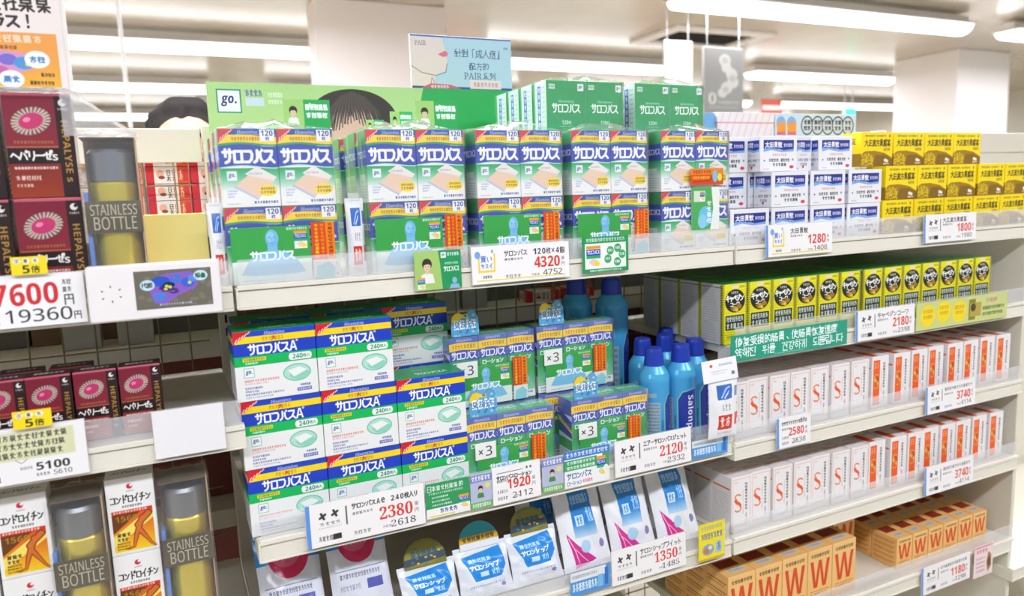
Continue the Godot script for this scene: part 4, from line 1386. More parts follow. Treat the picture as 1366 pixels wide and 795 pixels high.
func price_card(label: String, x0: float, x1: float, y0: float, y1: float, mat: Material) -> void:
	var o := thing("price_card", label, "price card", Vector3((x0 + x1) / 2, y0, 0.009), "price cards", 0.0)
	o.rotation.x = -0.03
	part(o, "paper", carton_mesh(x1 - x0, y1 - y0, 0.0008, 0.0002), mat)
	part(o, "holder", carton_mesh(x1 - x0 + 0.002, y1 - y0 + 0.002, 0.001, 0.0003), M.acrylic, Vector3(0, -0.001, -0.0011))

# four cartons shrink-wrapped two by two
func four_pack(key: String, called: String, label: String, group: String, at: Vector3, rows: int, seed_: int, fronts: Array) -> Node3D:
	var size: Vector3 = M[key + "_size"]
	var o := thing(called, label, "multipack", at, group)
	for j in rows:
		for i in 2:
			part(o, "carton", M[key + "_mesh"], M[key], Vector3((i - 0.5) * (size.x + 0.0006), j * (size.y + 0.0006), 0))
	part(o, "film", film_mesh(2 * size.x + 0.001, rows * (size.y + 0.0006), size.z, seed_), M.film)
	for c in fronts:   # name, x, y, w, h, material
		part(o, c[0], carton_mesh(c[3], c[4], 0.0008, 0.0002), c[5], Vector3(c[1] - at.x, c[2] - at.y, 0.0046 if c.size() < 7 else 0.0062))
	return o

func lotion_pack(label: String, group: String, at: Vector3, seed_: int, dressed: bool) -> Node3D:
	var size: Vector3 = M.lotion_size
	var o := thing("lotion_multipack", label, "multipack", at, group)
	for i in 3:
		part(o, "carton", M.lotion_mesh, M.lotion, Vector3((i - 1) * (size.x + 0.0004), 0, 0))
	part(o, "film", film_mesh(3 * size.x + 0.001, size.y, size.z, seed_, 0.004), M.film)
	if dressed:
		part(o, "figure_card", carton_mesh(0.1, 0.07, 0.0008, 0.0002), M.card_figure, Vector3(-0.018, 0.0, 0.0046))
		part(o, "red_card", carton_mesh(0.028, 0.078, 0.0008, 0.0002), M.card_red, Vector3(0.05, 0.0, 0.0046))
		part(o, "count_card", carton_mesh(0.038, 0.029, 0.0008, 0.0002), M.card_x3, Vector3(-0.052, 0.052, 0.0062))
		var pts := PackedVector2Array()
		for p in [[-26, 0], [-27, 14], [-25, 34], [-20, 40], [-12, 42], [-6, 38], [0, 37], [6, 42], [13, 46], [19, 41], [24, 30], [25, 12], [25, 0]]:
			pts.append(Vector2(p[0], p[1]) * 0.001)
		part(o, "splash_topper", cutout(pts, 0.0012), M.card_splash, Vector3(-0.05, size.y + 0.0015, 0.0005))
	return o

func spray(label: String, group: String, at: Vector3, r: float, tall: float, turn: float) -> Node3D:
	var o := thing("spray_can", label, "spray can", at, group, turn)
	var body := tall - 0.032
	var sh := body - 0.03
	part(o, "can", lathe(PackedVector2Array([Vector2(0.0001, 0), Vector2(r * 0.94, 0), Vector2(r, 0.004), Vector2(r, sh)]), 32), M.can_sleeve)
	part(o, "shoulder", lathe(PackedVector2Array([Vector2(r, sh), Vector2(r * 0.98, sh + 0.006), Vector2(r * 0.9, sh + 0.014), Vector2(r * 0.74, sh + 0.022), Vector2(r * 0.62, body - 0.002), Vector2(r * 0.6, body)]), 32), M.can_shoulder)
	var c := part(o, "cap", lathe(PackedVector2Array([Vector2(r * 0.62, body - 0.006), Vector2(r * 0.64, body - 0.001), Vector2(r * 0.56, tall - 0.006), Vector2(r * 0.52, tall - 0.001), Vector2(r * 0.44, tall), Vector2(0.0001, tall)]), 24), M.can_cap)
	for k in 12:
		var g := TAU * k / 12
		part(c, "rib", rod(Vector3(cos(g) * r * 0.62, body, sin(g) * r * 0.62), Vector3(cos(g) * r * 0.555, tall - 0.006, sin(g) * r * 0.555), 0.0008, 4), M.can_cap)
	return o

# a steel flask seen in an open cardboard sleeve
func flask_box(label: String, at: Vector3, seed_: int, wide: float) -> Node3D:
	var o := thing("flask_gift_box", label, "gift box", at, "flask gift boxes")
	var hh := 0.208
	var d := 0.062
	part(o, "side_panel", slab(0.0016, hh, d, 0.0003), M.card_tan, Vector3(wide / 2 - 0.001, 0, 0))
	part(o, "back_panel", slab(wide - 0.004, hh, 0.0016, 0.0003), M.card_tan, Vector3(0, 0, -d + 0.002))
	part(o, "base_panel", slab(wide - 0.004, 0.0016, d - 0.004, 0.0003), M.card_brown, Vector3(0, 0, -0.001))
	part(o, "top_panel", slab(wide - 0.004, 0.0016, d - 0.004, 0.0003), M.card_brown, Vector3(0, hh - 0.002, -0.001))
	part(o, "blue_insert", slab(0.005, 0.135, 0.02, 0.0004), M.insert_blue, Vector3(-wide / 2 + 0.003, 0.002, -0.004))
	var r := 0.0282
	var b := part(o, "flask", lathe(PackedVector2Array([Vector2(0.0001, 0.002), Vector2(r - 0.003, 0.002), Vector2(r, 0.006), Vector2(r, 0.147), Vector2(r - 0.0015, 0.15)]), 36), M.gold, Vector3(0.002, 0, -0.0305))
	part(b, "flask_lid", lathe(PackedVector2Array([Vector2(r - 0.0015, 0.15), Vector2(r + 0.0005, 0.151), Vector2(r + 0.0005, 0.188), Vector2(r - 0.003, 0.193), Vector2(0.0001, 0.1935)]), 36), M.steel)
	part(o, "paper_band", carton_mesh(wide - 0.001, 0.042, 0.0012, 0.0002), M.band_flask, Vector3(0, 0.083, 0.0014))
	part(o, "film", film_mesh(wide + 0.002, hh + 0.004, d + 0.002, seed_, 0.01), M.film, Vector3(0, 0, 0.001))
	return o

func bag(label: String, key: String, at: Vector3, w: float, hh: float, lean: float, turn: float, seed_: int, topper := "") -> void:
	var o := thing("plaster_pouch", label, "pouch", at, "pouches on the bottom shelf", turn)
	var b := part(o, "bag", pouch(w, hh, 0.034, seed_), M[key], Vector3.ZERO, Vector3(-lean, 0, 0))
	part(b, "seal", slab(w * 0.96, 0.008, 0.0016, 0.0004), M.seal, Vector3(0, hh - 0.01, 0.0008))
	if topper:
		var pts := PackedVector2Array()
		for i in 17:
			var g := PI * i / 16.0
			pts.append(Vector2(-cos(g) * 0.038, 0.012 + sin(g) * 0.034))
		pts.append(Vector2(0.038, 0))
		pts.append(Vector2(-0.038, 0))
		part(b, "round_card", cutout(pts, 0.001), M[topper], Vector3(0.0, hh - 0.006, 0.003))

func sample(label: String, at: Vector3, wide: float, header: bool) -> void:
	var o := thing("sample_pouch", label, "sample", at, "hanging sample pouches")
	part(o, "pouch", pouch(wide, 0.118, 0.016, int(at.x * 1000) + 5, 10, 14), M.pouch_sample)
	if header:
		part(o, "header_card", slab(wide * 1.2, 0.042, 0.0012, 0.0003), M.card_hang, Vector3(-0.006, 0.112, 0.004), Vector3(-0.16, 0, 0.03))
	else:
		part(o, "hang_tab", slab(wide * 0.6, 0.012, 0.001, 0.0003), M.acrylic, Vector3(0, 0.114, 0.002))

func ceiling_light(x0: float, x1: float, z: float) -> void:
	var o := thing("ceiling_light", "long white batten of tube light under the shop ceiling", "ceiling light", Vector3((x0 + x1) / 2, 2.6, z), "ceiling lights in rows")
	var w := x1 - x0
	part(o, "housing", slab(w, 0.06, 0.12, 0.004), M.housing, Vector3(0, 0.07, 0.06))
	part(o, "reflector", slab(w + 0.02, 0.012, 0.26, 0.003), M.housing, Vector3(0, 0.058, 0.13))
	var st := SurfaceTool.new()
	st.begin(Mesh.PRIMITIVE_TRIANGLES)
	var prof := PackedVector2Array()
	for i in 11:
		var g := PI * i / 10.0
		prof.append(Vector2(-0.1 * cos(g), -0.07 * sin(g)))
	for i in 10:
		var a := prof[i]
		var b := prof[i + 1]
		var na := Vector3(0, a.y, a.x).normalized()
		var nb := Vector3(0, b.y, b.x).normalized()
		quad(st, [Vector3(-w / 2, a.y, a.x), Vector3(w / 2, a.y, a.x), Vector3(w / 2, b.y, b.x), Vector3(-w / 2, b.y, b.x)], [na, na, nb, nb], [Vector2.ZERO, Vector2.ZERO, Vector2.ZERO, Vector2.ZERO])
		for e in [-1, 1]:
			for p in [Vector3(e * w / 2, 0, 0), Vector3(e * w / 2, a.y, a.x), Vector3(e * w / 2, b.y, b.x)]:
				st.set_normal(Vector3(e, 0, 0))
				st.set_uv(Vector2.ZERO)
				st.add_vertex(p)
	part(o, "diffuser", st.commit(), M.glow, Vector3(0, 0.058, 0))
	var l := AreaLight3D.new()
	l.name = "lamp"
	l.area_size = Vector2(w, 0.2)
	l.light_energy = LAMP * w / 2.4
	l.light_color = Color(0.945, 0.957, 1.0)
	l.area_range = 30.0
	l.area_attenuation = 2.0
	l.shadow_enabled = true
	o.add_child(l)
	l.position = Vector3(0, -0.02, 0)
	l.rotation.x = -PI / 2

# ---------------------------------------------------------------- a body as one smooth surface (surface nets over tapered capsules)
func nets(bones: Array, cell: float, k: float) -> ArrayMesh:
	var lo := Vector3(1e9, 1e9, 1e9)
	var hi := -lo
	for b in bones:
		for e in [[b[0], b[2]], [b[1], b[3]]]:
			var r3: Vector3 = Vector3.ONE * (e[1] + cell * 2)
			lo = lo.min(e[0] - r3)
			hi = hi.max(e[0] + r3)
	var n := Vector3i(((hi - lo) / cell).ceil()) + Vector3i.ONE
	var val := PackedFloat32Array()
	val.resize(n.x * n.y * n.z)
	val.fill(1.0)
	for b in bones:
		var a: Vector3 = b[0]
		var z: Vector3 = b[1]
		var ra: float = b[2]
		var rz: float = b[3]
		var m := maxf(ra, rz) + k + cell * 2
		var p0 := Vector3i(((a.min(z) - Vector3.ONE * m - lo) / cell).floor()).max(Vector3i.ZERO)
		var p1 := Vector3i(((a.max(z) + Vector3.ONE * m - lo) / cell).ceil()).min(n - Vector3i.ONE)
		var d := z - a
		var dd := maxf(d.length_squared(), 1e-9)
		for y in range(p0.y, p1.y + 1):
			for x in range(p0.x, p1.x + 1):
				for q in range(p0.z, p1.z + 1):
					var p := lo + Vector3(x, y, q) * cell
					var t := clampf((p - a).dot(d) / dd, 0, 1)
					var v := p.distance_to(a + d * t) - lerpf(ra, rz, t)
					var i := (y * n.x + x) * n.z + q
					var o := val[i]
					var hh := clampf(0.5 + 0.5 * (o - v) / k, 0, 1)
					val[i] = lerpf(o, v, hh) - k * hh * (1 - hh)
	var st := SurfaceTool.new()
	st.begin(Mesh.PRIMITIVE_TRIANGLES)
	st.set_smooth_group(0)
	var at := {}
	var pts := PackedVector3Array()
	var idx := func(x: int, y: int, q: int) -> int: return (y * n.x + x) * n.z + q
	for y in n.y - 1:
		for x in n.x - 1:
			for q in n.z - 1:
				var s := Vector3.ZERO
				var c := 0
				var vs := []
				for i in 8:
					vs.append(val[idx.call(x + (i & 1), y + (i >> 1 & 1), q + (i >> 2))])
				for e in [[0, 1], [2, 3], [4, 5], [6, 7], [0, 2], [1, 3], [4, 6], [5, 7], [0, 4], [1, 5], [2, 6], [3, 7]]:
					var va: float = vs[e[0]]
					var vb: float = vs[e[1]]
					if (va < 0) != (vb < 0):
						var ca := Vector3(e[0] & 1, e[0] >> 1 & 1, e[0] >> 2)
						var cb := Vector3(e[1] & 1, e[1] >> 1 & 1, e[1] >> 2)
						s += ca.lerp(cb, va / (va - vb))
						c += 1
				if c:
					at[Vector3i(x, y, q)] = pts.size()
					pts.append(lo + (Vector3(x, y, q) + s / c) * cell)
	var ix := PackedInt32Array()
	for key in at:
		var c: Vector3i = key
		for axis in 3:
			var u := Vector3i.ZERO
			var v := Vector3i.ZERO
			var w := Vector3i.ZERO
			u[axis] = 1
			v[(axis + 1) % 3] = 1
			w[(axis + 2) % 3] = 1
			var q0 := c
			var va := val[idx.call(c.x, c.y, c.z)]
			var far := c + u
			var vb := val[idx.call(far.x, far.y, far.z)]
			if (va < 0) == (vb < 0):
				continue
			var ring := [q0 - v - w, q0 - w, q0, q0 - v]
			if not (at.has(ring[0]) and at.has(ring[1]) and at.has(ring[3])):
				continue
			var o := [at[ring[0]], at[ring[1]], at[ring[2]], at[ring[3]]]
			if va < 0:
				o = [o[3], o[2], o[1], o[0]]
			ix.append_array(PackedInt32Array([o[0], o[1], o[2], o[0], o[2], o[3]]))
	for p in pts:
		st.add_vertex(p)
	for i in ix:
		st.add_index(i)
	st.generate_normals()
	return st.commit()

const LAMP := 3.0
const EYE := Vector3(0, 1.42, 1.092)

func _ready() -> void:
	# ---- camera
	var cam := Camera3D.new()
	cam.name = "camera"
	var lens := CameraAttributesPhysical.new()
	lens.frustum_focal_length = 29.72
	lens.frustum_focus_distance = 1.28
	lens.exposure_aperture = 4.0
	cam.attributes = lens
	add_child(cam)
	cam.position = EYE
	cam.rotation = Vector3(-0.13848, -0.4402, -0.03566)
	cam.current = true
	# ---- surroundings and exposure
	var we := WorldEnvironment.new()
	we.name = "surroundings"
	var env := Environment.new()
	env.background_mode = Environment.BG_COLOR
	env.background_color = Color(0.02, 0.02, 0.02)
	env.tonemap_mode = Environment.TONE_MAPPER_LINEAR
	env.tonemap_exposure = 1.57
	env.sdfgi_enabled = true
	env.ssao_enabled = true
	env.ssil_enabled = true
	we.environment = env
	add_child(we)
	Sheet.glyphs = GLYPHS
	for f in [["bold", "Droid Sans", 700], ["plain", "Droid Sans", 400], ["serif", "Droid Serif", 400], ["serif_bold", "Droid Serif", 700]]:
		var font := SystemFont.new()
		font.font_names = PackedStringArray([f[1]])
		font.font_weight = f[2]
		Sheet.fonts[f[0]] = font
	rng.seed = 42
	materials()
	room()
	for row in [[-10.2, [[-5.5, -3.0], [-2.4, 0.6], [1.2, 4.2], [5.0, 8.0], [8.6, 11.6]]], [-7.5, [[-5.5, -3.0], [-2.4, 0.6], [1.2, 4.2], [5.0, 8.0], [8.6, 11.6]]], [-5.3, [[-5.0, -2.2], [-1.6, 1.9], [2.9, 4.95], [6.0, 8.2]]], [-3.0, [[-5.0, -2.2], [-1.6, 1.2], [3.2, 6.1], [6.7, 9.2]]], [-0.7, [[-5.0, -2.2], [-1.6, 1.2], [1.8, 4.6], [5.2, 8.0]]], [1.6, [[-5.0, -2.2], [-1.6, 1.2], [1.8, 4.6], [5.2, 8.0]]]]:
		for s in row[1]:
			ceiling_light(s[0], s[1], row[0])
	racks()
	print("prints")
	art_plaster_120(); art_plaster_100(); art_plaster_240(); art_lotion(); art_stomach_white(); art_stomach_yellow(); art_cabbage(); art_s_boxes(); art_w_boxes(); art_liver(); art_joint(); art_cards()
	print("goods")
	top_middle()
	top_right()
	lower_middle()
	lower_right()
	left_bay()
	prices()
	far_side()
	backdrop()
	opposite()
	person()

func noise_map(freq: float, a: Color, b: Color, seed_: int, size := 512) -> NoiseTexture2D:
	var n := FastNoiseLite.new()
	n.seed = seed_
	n.frequency = freq
	n.fractal_octaves = 4
	var t := NoiseTexture2D.new()
	t.noise = n
	t.width = size
	t.height = size
	t.seamless = true
	var g := Gradient.new()
	g.set_color(0, a)
	g.set_color(1, b)
	t.color_ramp = g
	return t

func materials() -> void:
	M.cream = plain(h("e4dfcf"), 0.45)
	M.rail = plain(h("ece8da"), 0.35)
	M.hole_shade = plain(h("2e2b24"), 0.8)  # near-black stands for the shade inside holes that are not cut
	M.wire = plain(h("8a8058"), 0.5)
	M.acrylic = clear(h("f4f7fa"), 0.26, 0.1)
	M.film = clear(h("ffffff"), 0.06, 0.06)
	M.housing = plain(h("eeeeea"), 0.4)
	var g := StandardMaterial3D.new()
	g.albedo_color = h("f6f6f2")
	g.emission_enabled = true
	g.emission = Color(0.96, 0.97, 1.0)
	g.emission_energy_multiplier = 3.0
	M.glow = g
	M.can_shoulder = plain(h("4fb2e2"), 0.22, 0.1)
	M.can_cap = plain(h("2540b4"), 0.28)
	M.card_brown = plain(h("5a4a30"), 0.6)
	M.card_tan = plain(h("b99a70"), 0.6)
	M.insert_blue = plain(h("5a86d8"), 0.5)
	M.gold = plain(h("e2cf4e"), 0.28, 0.65)
	M.steel = plain(h("8c8f94"), 0.3, 0.7)
	M.seal = plain(h("dcdfe4"), 0.3)
	M.device = plain(h("f2eeee"), 0.4)
	M.dark = plain(h("1f1d1c"), 0.7)
	M.pale_yellow = plain(h("f6e58c"), 0.45)
	var f := Sheet.new(320, 210, h("4c4224"))
	f.latin("STAINLESS", 26, 22, 268, 70, h("c4bea6"), "plain")
	f.latin("BOTTLE", 40, 104, 246, 84, h("c4bea6"), "plain")
	M.band_flask = printed(f)
	var c := plain(Color.WHITE, 0.24, 0.5)
	c.albedo_texture = noise_map(0.006, h("e2dac9"), h("cfc4b2"), 3)
	c.uv1_triplanar = true
	c.uv1_world_triplanar = true
	c.uv1_scale = Vector3(0.2, 0.2, 0.2)
	M.ceiling = c
	var fl := plain(Color.WHITE, 0.3)
	fl.albedo_texture = noise_map(0.02, h("a39c8e"), h("b2ab9d"), 4)
	fl.uv1_triplanar = true
	fl.uv1_world_triplanar = true
	M.floor = fl
	M.wall = plain(h("d9d3c4"), 0.7)
	M.pillar = plain(h("f2eeea"), 0.6)
	M.white_board = plain(h("f0ece8"), 0.5)
	M.board_plain = plain(h("a9d27a"), 0.5)
	M.grey_board = plain(h("b0b0ac"), 0.5)
	M.pale_board = plain(h("cfcfcb"), 0.5)
	M.grey_box = plain(h("b9b7b0"), 0.5)
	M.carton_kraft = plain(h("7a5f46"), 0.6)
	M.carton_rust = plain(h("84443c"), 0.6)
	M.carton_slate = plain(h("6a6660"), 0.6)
	M.fascia_olive = plain(h("b0a878"), 0.5)
	M.film_wrap = clear(h("ffffff"), 0.32, 0.12)
	var ex := plain(h("3ad0a0"), 0.4)
	ex.emission_enabled = true
	ex.emission = h("4ae0b0")
	ex.emission_energy_multiplier = 0.8
	M.exit_green = ex
	var cols := ["d8c8a0", "c8503c", "e0d8c4", "8a9a6c", "d8a83c", "b8c4cc", "c87a6a", "efe9dc", "a89a5c", "7c8c9c"]
	for i in cols.size():
		M["goods_%d" % i] = plain(h(cols[i]), 0.5)
	M.skin = plain(h("d8a88c"), 0.5)
	M.hair = plain(h("231d1b"), 0.8)
	M.shirt = plain(h("3a4250"), 0.8)

func room() -> void:
	struct("floor", slab(19, 0.1, 18, 0.002), M.floor, Vector3(2.5, -0.1, 4.6))
	struct("ceiling", slab(19, 0.1, 18, 0.002), M.ceiling, Vector3(2.5, 2.75, 4.6))
	struct("wall_back", slab(19, 2.75, 0.1, 0.002), M.wall, Vector3(2.5, 0, -13.3))
	struct("wall_front", slab(19, 2.75, 0.1, 0.002), M.wall, Vector3(2.5, 0, 4.7))
	struct("wall_left", slab(0.1, 2.75, 18, 0.002), M.wall, Vector3(-7.05, 0, 4.6))
	struct("wall_right", slab(0.1, 2.75, 18, 0.002), M.wall, Vector3(12.05, 0, 4.6))

func racks() -> void:
	rack("cream shelf rack stocked with dark red liver remedy boxes and flasks", -0.813, 0.087, [1.305, 1.106, 0.713, 0.4], true)
	rack("cream shelf rack stocked with green and blue plaster boxes", 0.087, 0.987, [1.305, 0.927, 0.713, 0.4], true)
	rack("cream shelf rack stocked with stomach powder and yellow striped boxes", 0.987, 1.93, [1.305, 1.111, 0.912, 0.713, 0.49], true)
	var last := rack("bare cream shelf rack with a solid back beyond the yellow boxes", 1.93, 2.83, [0.4], false, false)
	part(last, "side_panel", slab(0.014, 1.27, 0.42, 0.002), M.cream, Vector3(0.012, 0.0, -0.012))

func top_middle() -> void:
	var y := 1.306
	var fig := func(x0: float, x1: float, top: float) -> Array: return ["figure_card", (x0 + x1) / 2, y, x1 - x0, top - y, M.card_figure]
	var red := func(x0: float, x1: float, top: float) -> Array: return ["red_card", (x0 + x1) / 2, y + 0.002, x1 - x0, top - y - 0.002, M.card_red]
	var fronts := [
		[0.162, [fig.call(0.088, 0.198, 1.387), red.call(0.2, 0.234, 1.391)], ""],
		[0.369, [fig.call(0.296, 0.405, 1.39), red.call(0.409, 0.439, 1.393)], ""],
		[0.548, [fig.call(0.476, 0.581, 1.388), red.call(0.587, 0.617, 1.39)], ""],
		[0.725, [fig.call(0.653, 0.763, 1.383), red.call(0.772, 0.802, 1.387)], ""],
		[0.912, [["curved_card", 0.932, 1.342, 0.066, 0.08, M.card_green_curve], ["wide_red_card", 0.934, 1.4265, 0.078, 0.03, M.card_red_wide, 1]], "four-pack of plaster boxes with a level red card and a green curved card"]]
	for i in fronts.size():
		var f: Array = fronts[i]
		var label: String = "white plaster four-pack with figure card and red card, " + ["beside the promotion player", "behind the portrait card", "behind the 4320 price", "behind the card of five circles", ""][i]
		var group := "plaster four-packs with figure cards"
		if i == 4:
			label = f[2]
			group = ""
		four_pack("plaster120", "plaster_four_pack", label, group, Vector3(f[0], y, -0.021), 2, 20 + i, f[1])
		for r in 4 if i > 2 else 3:
			four_pack("plaster120", "plaster_four_pack", "wrapped four-pack of plaster boxes standing behind another pack on the top shelf", "plaster four-packs in the rear rows", Vector3(f[0] + (0.004 if r % 2 else -0.002) - (0.012 if i == 4 else 0.0), y, -0.078 - r * 0.056), 2, 40 + i * 5 + r, [])
	for c in [[0.7245, 0], [0.9145, 1]]:
		for r in 4:
			four_pack("plaster100", "green_plaster_pack", "shrink-wrapped pair of plain green plaster boxes standing on top of the plaster packs", "green plaster pairs on top", Vector3(c[0], 1.5262 + 0.003, -0.1 - r * 0.056), 1, 70 + r + c[1] * 5, [])
	# little pop-up cards rising behind the front packs
	for p in [[0.183, 0.252, 1.5285, 1.574, -0.074], [0.39, 0.462, 1.5285, 1.576, -0.074], [0.363, 0.402, 1.5285, 1.565, -0.13], [0.322, 0.352, 1.5285, 1.551, -0.13]]:
		card("popup_card", "small green card with a portrait rising behind the plaster packs", "card", p[0], p[1], p[2] + 0.002, p[3], M.card_pop, p[4], "green pop-up cards")
	var hb := thing("header_board", "long pale green board with dark hair print behind the plaster packs", "display board", Vector3(0.41, 1.306, -0.405))
	part(hb, "board", carton_mesh(0.62, 0.34, 0.004, 0.0005, {"front": Rect2(0, 0, 1, 1)}), M.board_plain, Vector3(0, 0, -0.002))
	part(hb, "print", carton_mesh(0.62, 0.161, 0.0006, 0.0002), M.board_green, Vector3(0, 0.179, 0.0))
	sample("narrow white sample pouch left of the first plaster four-pack", Vector3(0.0725, 1.306, -0.035), 0.022, false)
	sample("narrow white sample pouch between the first and second plaster four-packs", Vector3(0.27, 1.306, -0.035), 0.028, false)

func top_right() -> void:
	var y := 1.306
	var dy := 0.0712
	var layers := [[], [], []]
	for x in [1.046, 1.152, 1.258, 1.3645]:
		layers[0].append(Vector3(x, y, -0.021))
	for x in [1.154, 1.26, 1.3705]:
		layers[1].append(Vector3(x, y + dy, -0.024))
	for x in [1.143, 1.304]:
		layers[2].append(Vector3(x, y + 2 * dy, -0.045))
	for j in 3:
		var which: String = ["bottom", "middle", "top"][j]
		stack("powder", "stomach_powder_box", "white stomach powder box with a navy title, in the %s layer of the stack" % which, "box", "white stomach powder boxes, %s layer" % which, layers[j], 0.012)
	for j in [1, 2]:
		stack("powder", "stomach_powder_box", "white stomach powder box half hidden by the end plaster pack, in the %s layer" % ["", "middle", "top"][j], "box", "", [Vector3(1.0345 if j == 1 else 1.037, y + j * dy, -0.072)], 0.0)
	var spots := []
	for s in [[1.1165, 1, -0.076], [1.139, 2, -0.098], [1.217, 2, -0.052]]:
		var o := solo("stomach_powder_box", "white stomach powder box turned to show its narrow end", "box", M.powder_mesh, M.powder, Vector3(s[0] - 0.0245, y + s[1] * dy, s[2] - 0.05), "stomach powder boxes turned end on", Vector3(0, PI / 2, 0))
		o.position.x = s[0] + 0.0245
	stack("powder", "stomach_powder_box", "white stomach powder box in the row behind the front stack", "box", "white stomach powder boxes behind", [Vector3(1.05, y, -0.1), Vector3(1.154, y, -0.1), Vector3(1.26, y, -0.1)])
	layers = [[], [], []]
	for x in [1.4725, 1.5755, 1.678, 1.782, 1.884]:
		layers[0].append(Vector3(x, y, -0.021))
	for x in [1.4815, 1.584, 1.6875, 1.796, 1.8985]:
		layers[1].append(Vector3(x, y + 0.0742, -0.022))
	for x in [1.436, 1.5395, 1.6425, 1.744]:
		layers[2].append(Vector3(x, y + 0.1484, -0.05))
	for j in 3:
		var which: String = ["bottom", "middle", "top"][j]
		stack("herbal", "herbal_stomach_box", "yellow herbal stomach remedy box with brown dune print, in the %s layer" % which, "box", "yellow herbal boxes, %s layer" % which, layers[j], 0.012)
	solo("display_carton", "tall pale pink carton standing behind the stomach powder boxes", "box", carton_mesh(0.17, 0.284, 0.08, 0.001), M.carton_pink, Vector3(1.248, y, -0.25))
	solo("display_carton", "pale blue carton with a chain of dark rings behind the powder boxes", "box", carton_mesh(0.272, 0.284, 0.08, 0.001), M.carton_rings, Vector3(1.472, y, -0.25))
	solo("display_carton", "narrow sky blue carton beside the tall pale pink carton", "box", carton_mesh(0.05, 0.282, 0.08, 0.001), M.carton_sky, Vector3(1.134, y, -0.255))

func lower_middle() -> void:
	var y := 0.928
	var dy := 0.104
	var xs := [0.139, 0.2565, 0.374]
	for i in 3:
		for j in 3 if i < 2 else 2:
			var label: String = "large plaster box with coloured bands, %s of %s" % [["bottom", "second", "third"][j] if i < 2 else ["bottom", "top"][j], ["the stack at the rack end", "the stack next to the rack-end stack", "the low stack beside the lotion packs"][i]]
			solo("plaster_box", label, "box", M.plaster240_mesh, M.plaster240, Vector3(xs[i] + 0.002 * (1 - j), y + j * dy, -0.021 + 0.0015 * j), "large plaster boxes in the front stacks", Vector3(0, rng.randf_range(-0.006, 0.006), 0))
	var spots := []
	for i in 3:
		for j in 3:
			spots.append(Vector3([0.1475, 0.2645, 0.3815][i], y + j * dy, -0.112))
	stack("plaster240", "plaster_box", "large plaster box with coloured bands in the row behind the front stack", "box", "large plaster boxes behind", spots)
	for c in [[0.5145, -0.021, 0, true], [0.512, -0.082, 0, false], [0.512, -0.082, 1, true], [0.7155, -0.021, 0, true], [0.686, -0.09, 0, false], [0.686, -0.09, 1, true]]:
		var label := "wrapped three-pack of lotion boxes in the front row"
		var group := "lotion three-packs in front"
		if c[2] == 1:
			label = "wrapped three-pack of lotion boxes raised in the rear row"
			group = "lotion three-packs stacked behind"
		elif not c[3]:
			label = "wrapped three-pack of lotion boxes underneath the raised rear pack"
			group = "lotion three-packs underneath"
		label += ", behind the 1920 price" if c[0] < 0.6 else ", behind the blue lotion card"
		lotion_pack(label, group, Vector3(c[0], y + c[2] * 0.127, c[1]), int(c[0] * 1000) + c[2], c[3])
	for p in [[0.836, -0.052, 0.1], [0.8985, -0.05, -0.85], [0.9555, -0.078, -0.3]]:
		spray("light blue spray can with dark blue cap in the front row beside the lotion packs", "spray cans in front", Vector3(p[0], y, p[1]), 0.03, 0.193, p[2])
	for p in [[0.923, -0.134], [0.97, -0.19], [0.864, -0.128]]:
		spray("light blue spray can standing behind the front spray cans", "spray cans behind", Vector3(p[0], y, p[1]), 0.029, 0.196, 0.0)
	for p in [[0.838, -0.2], [0.782, -0.25]]:
		spray("tall light blue spray can rising above the lotion packs", "tall spray cans", Vector3(p[0], y, p[1]), 0.034, 0.315, 0.15)
	sample("white sample pouch with a header card hanging beside the spray cans", Vector3(0.941, 0.945, 0.022), 0.07, true)
	# pouches leaning on the shelf below
	var yb := 0.714
	for b in [[0.14, "pouch_pink", "pale pouch with a pink oval, at the end by the dark rack gap", 0.19, 0.5, ""], [0.25, "pouch_pink", "pale pouch with a pink oval, next to the blue pouches", 0.19, 0.45, ""],
		[0.362, "pouch_blue", "white pouch with a blue panel and a round olive card, next to the pink ovals", 0.082, 0.4, "card_round"], [0.465, "pouch_blue", "white pouch with a blue panel and a round teal card", 0.09, 0.4, "card_round_teal"], [0.566, "pouch_blue", "white pouch with a blue panel and a round olive card, next to the petal pouches", 0.094, 0.4, "card_round"],
		[0.672, "pouch_white", "white pouch with blue label and magenta petals leaning on the bottom shelf", 0.185, 0.38, ""], [0.777, "pouch_white", "white pouch with blue label and magenta petals leaning on the bottom shelf", 0.185, 0.38, ""], [0.885, "pouch_white", "white pouch with blue label and magenta petals leaning on the bottom shelf", 0.185, 0.38, ""]]:
		bag(b[2], b[1], Vector3(b[0], yb + 0.006, -0.036), 0.103, b[3], b[4], 0.0, int(b[0] * 1000), b[5])
	for x in [0.62, 0.726, 0.832]:
		bag("pouch with blue label and petals in the row behind the petal pouches", "pouch_white", Vector3(x, yb + 0.006, -0.11), 0.1, 0.18, 0.34, 0.0, int(x * 900))

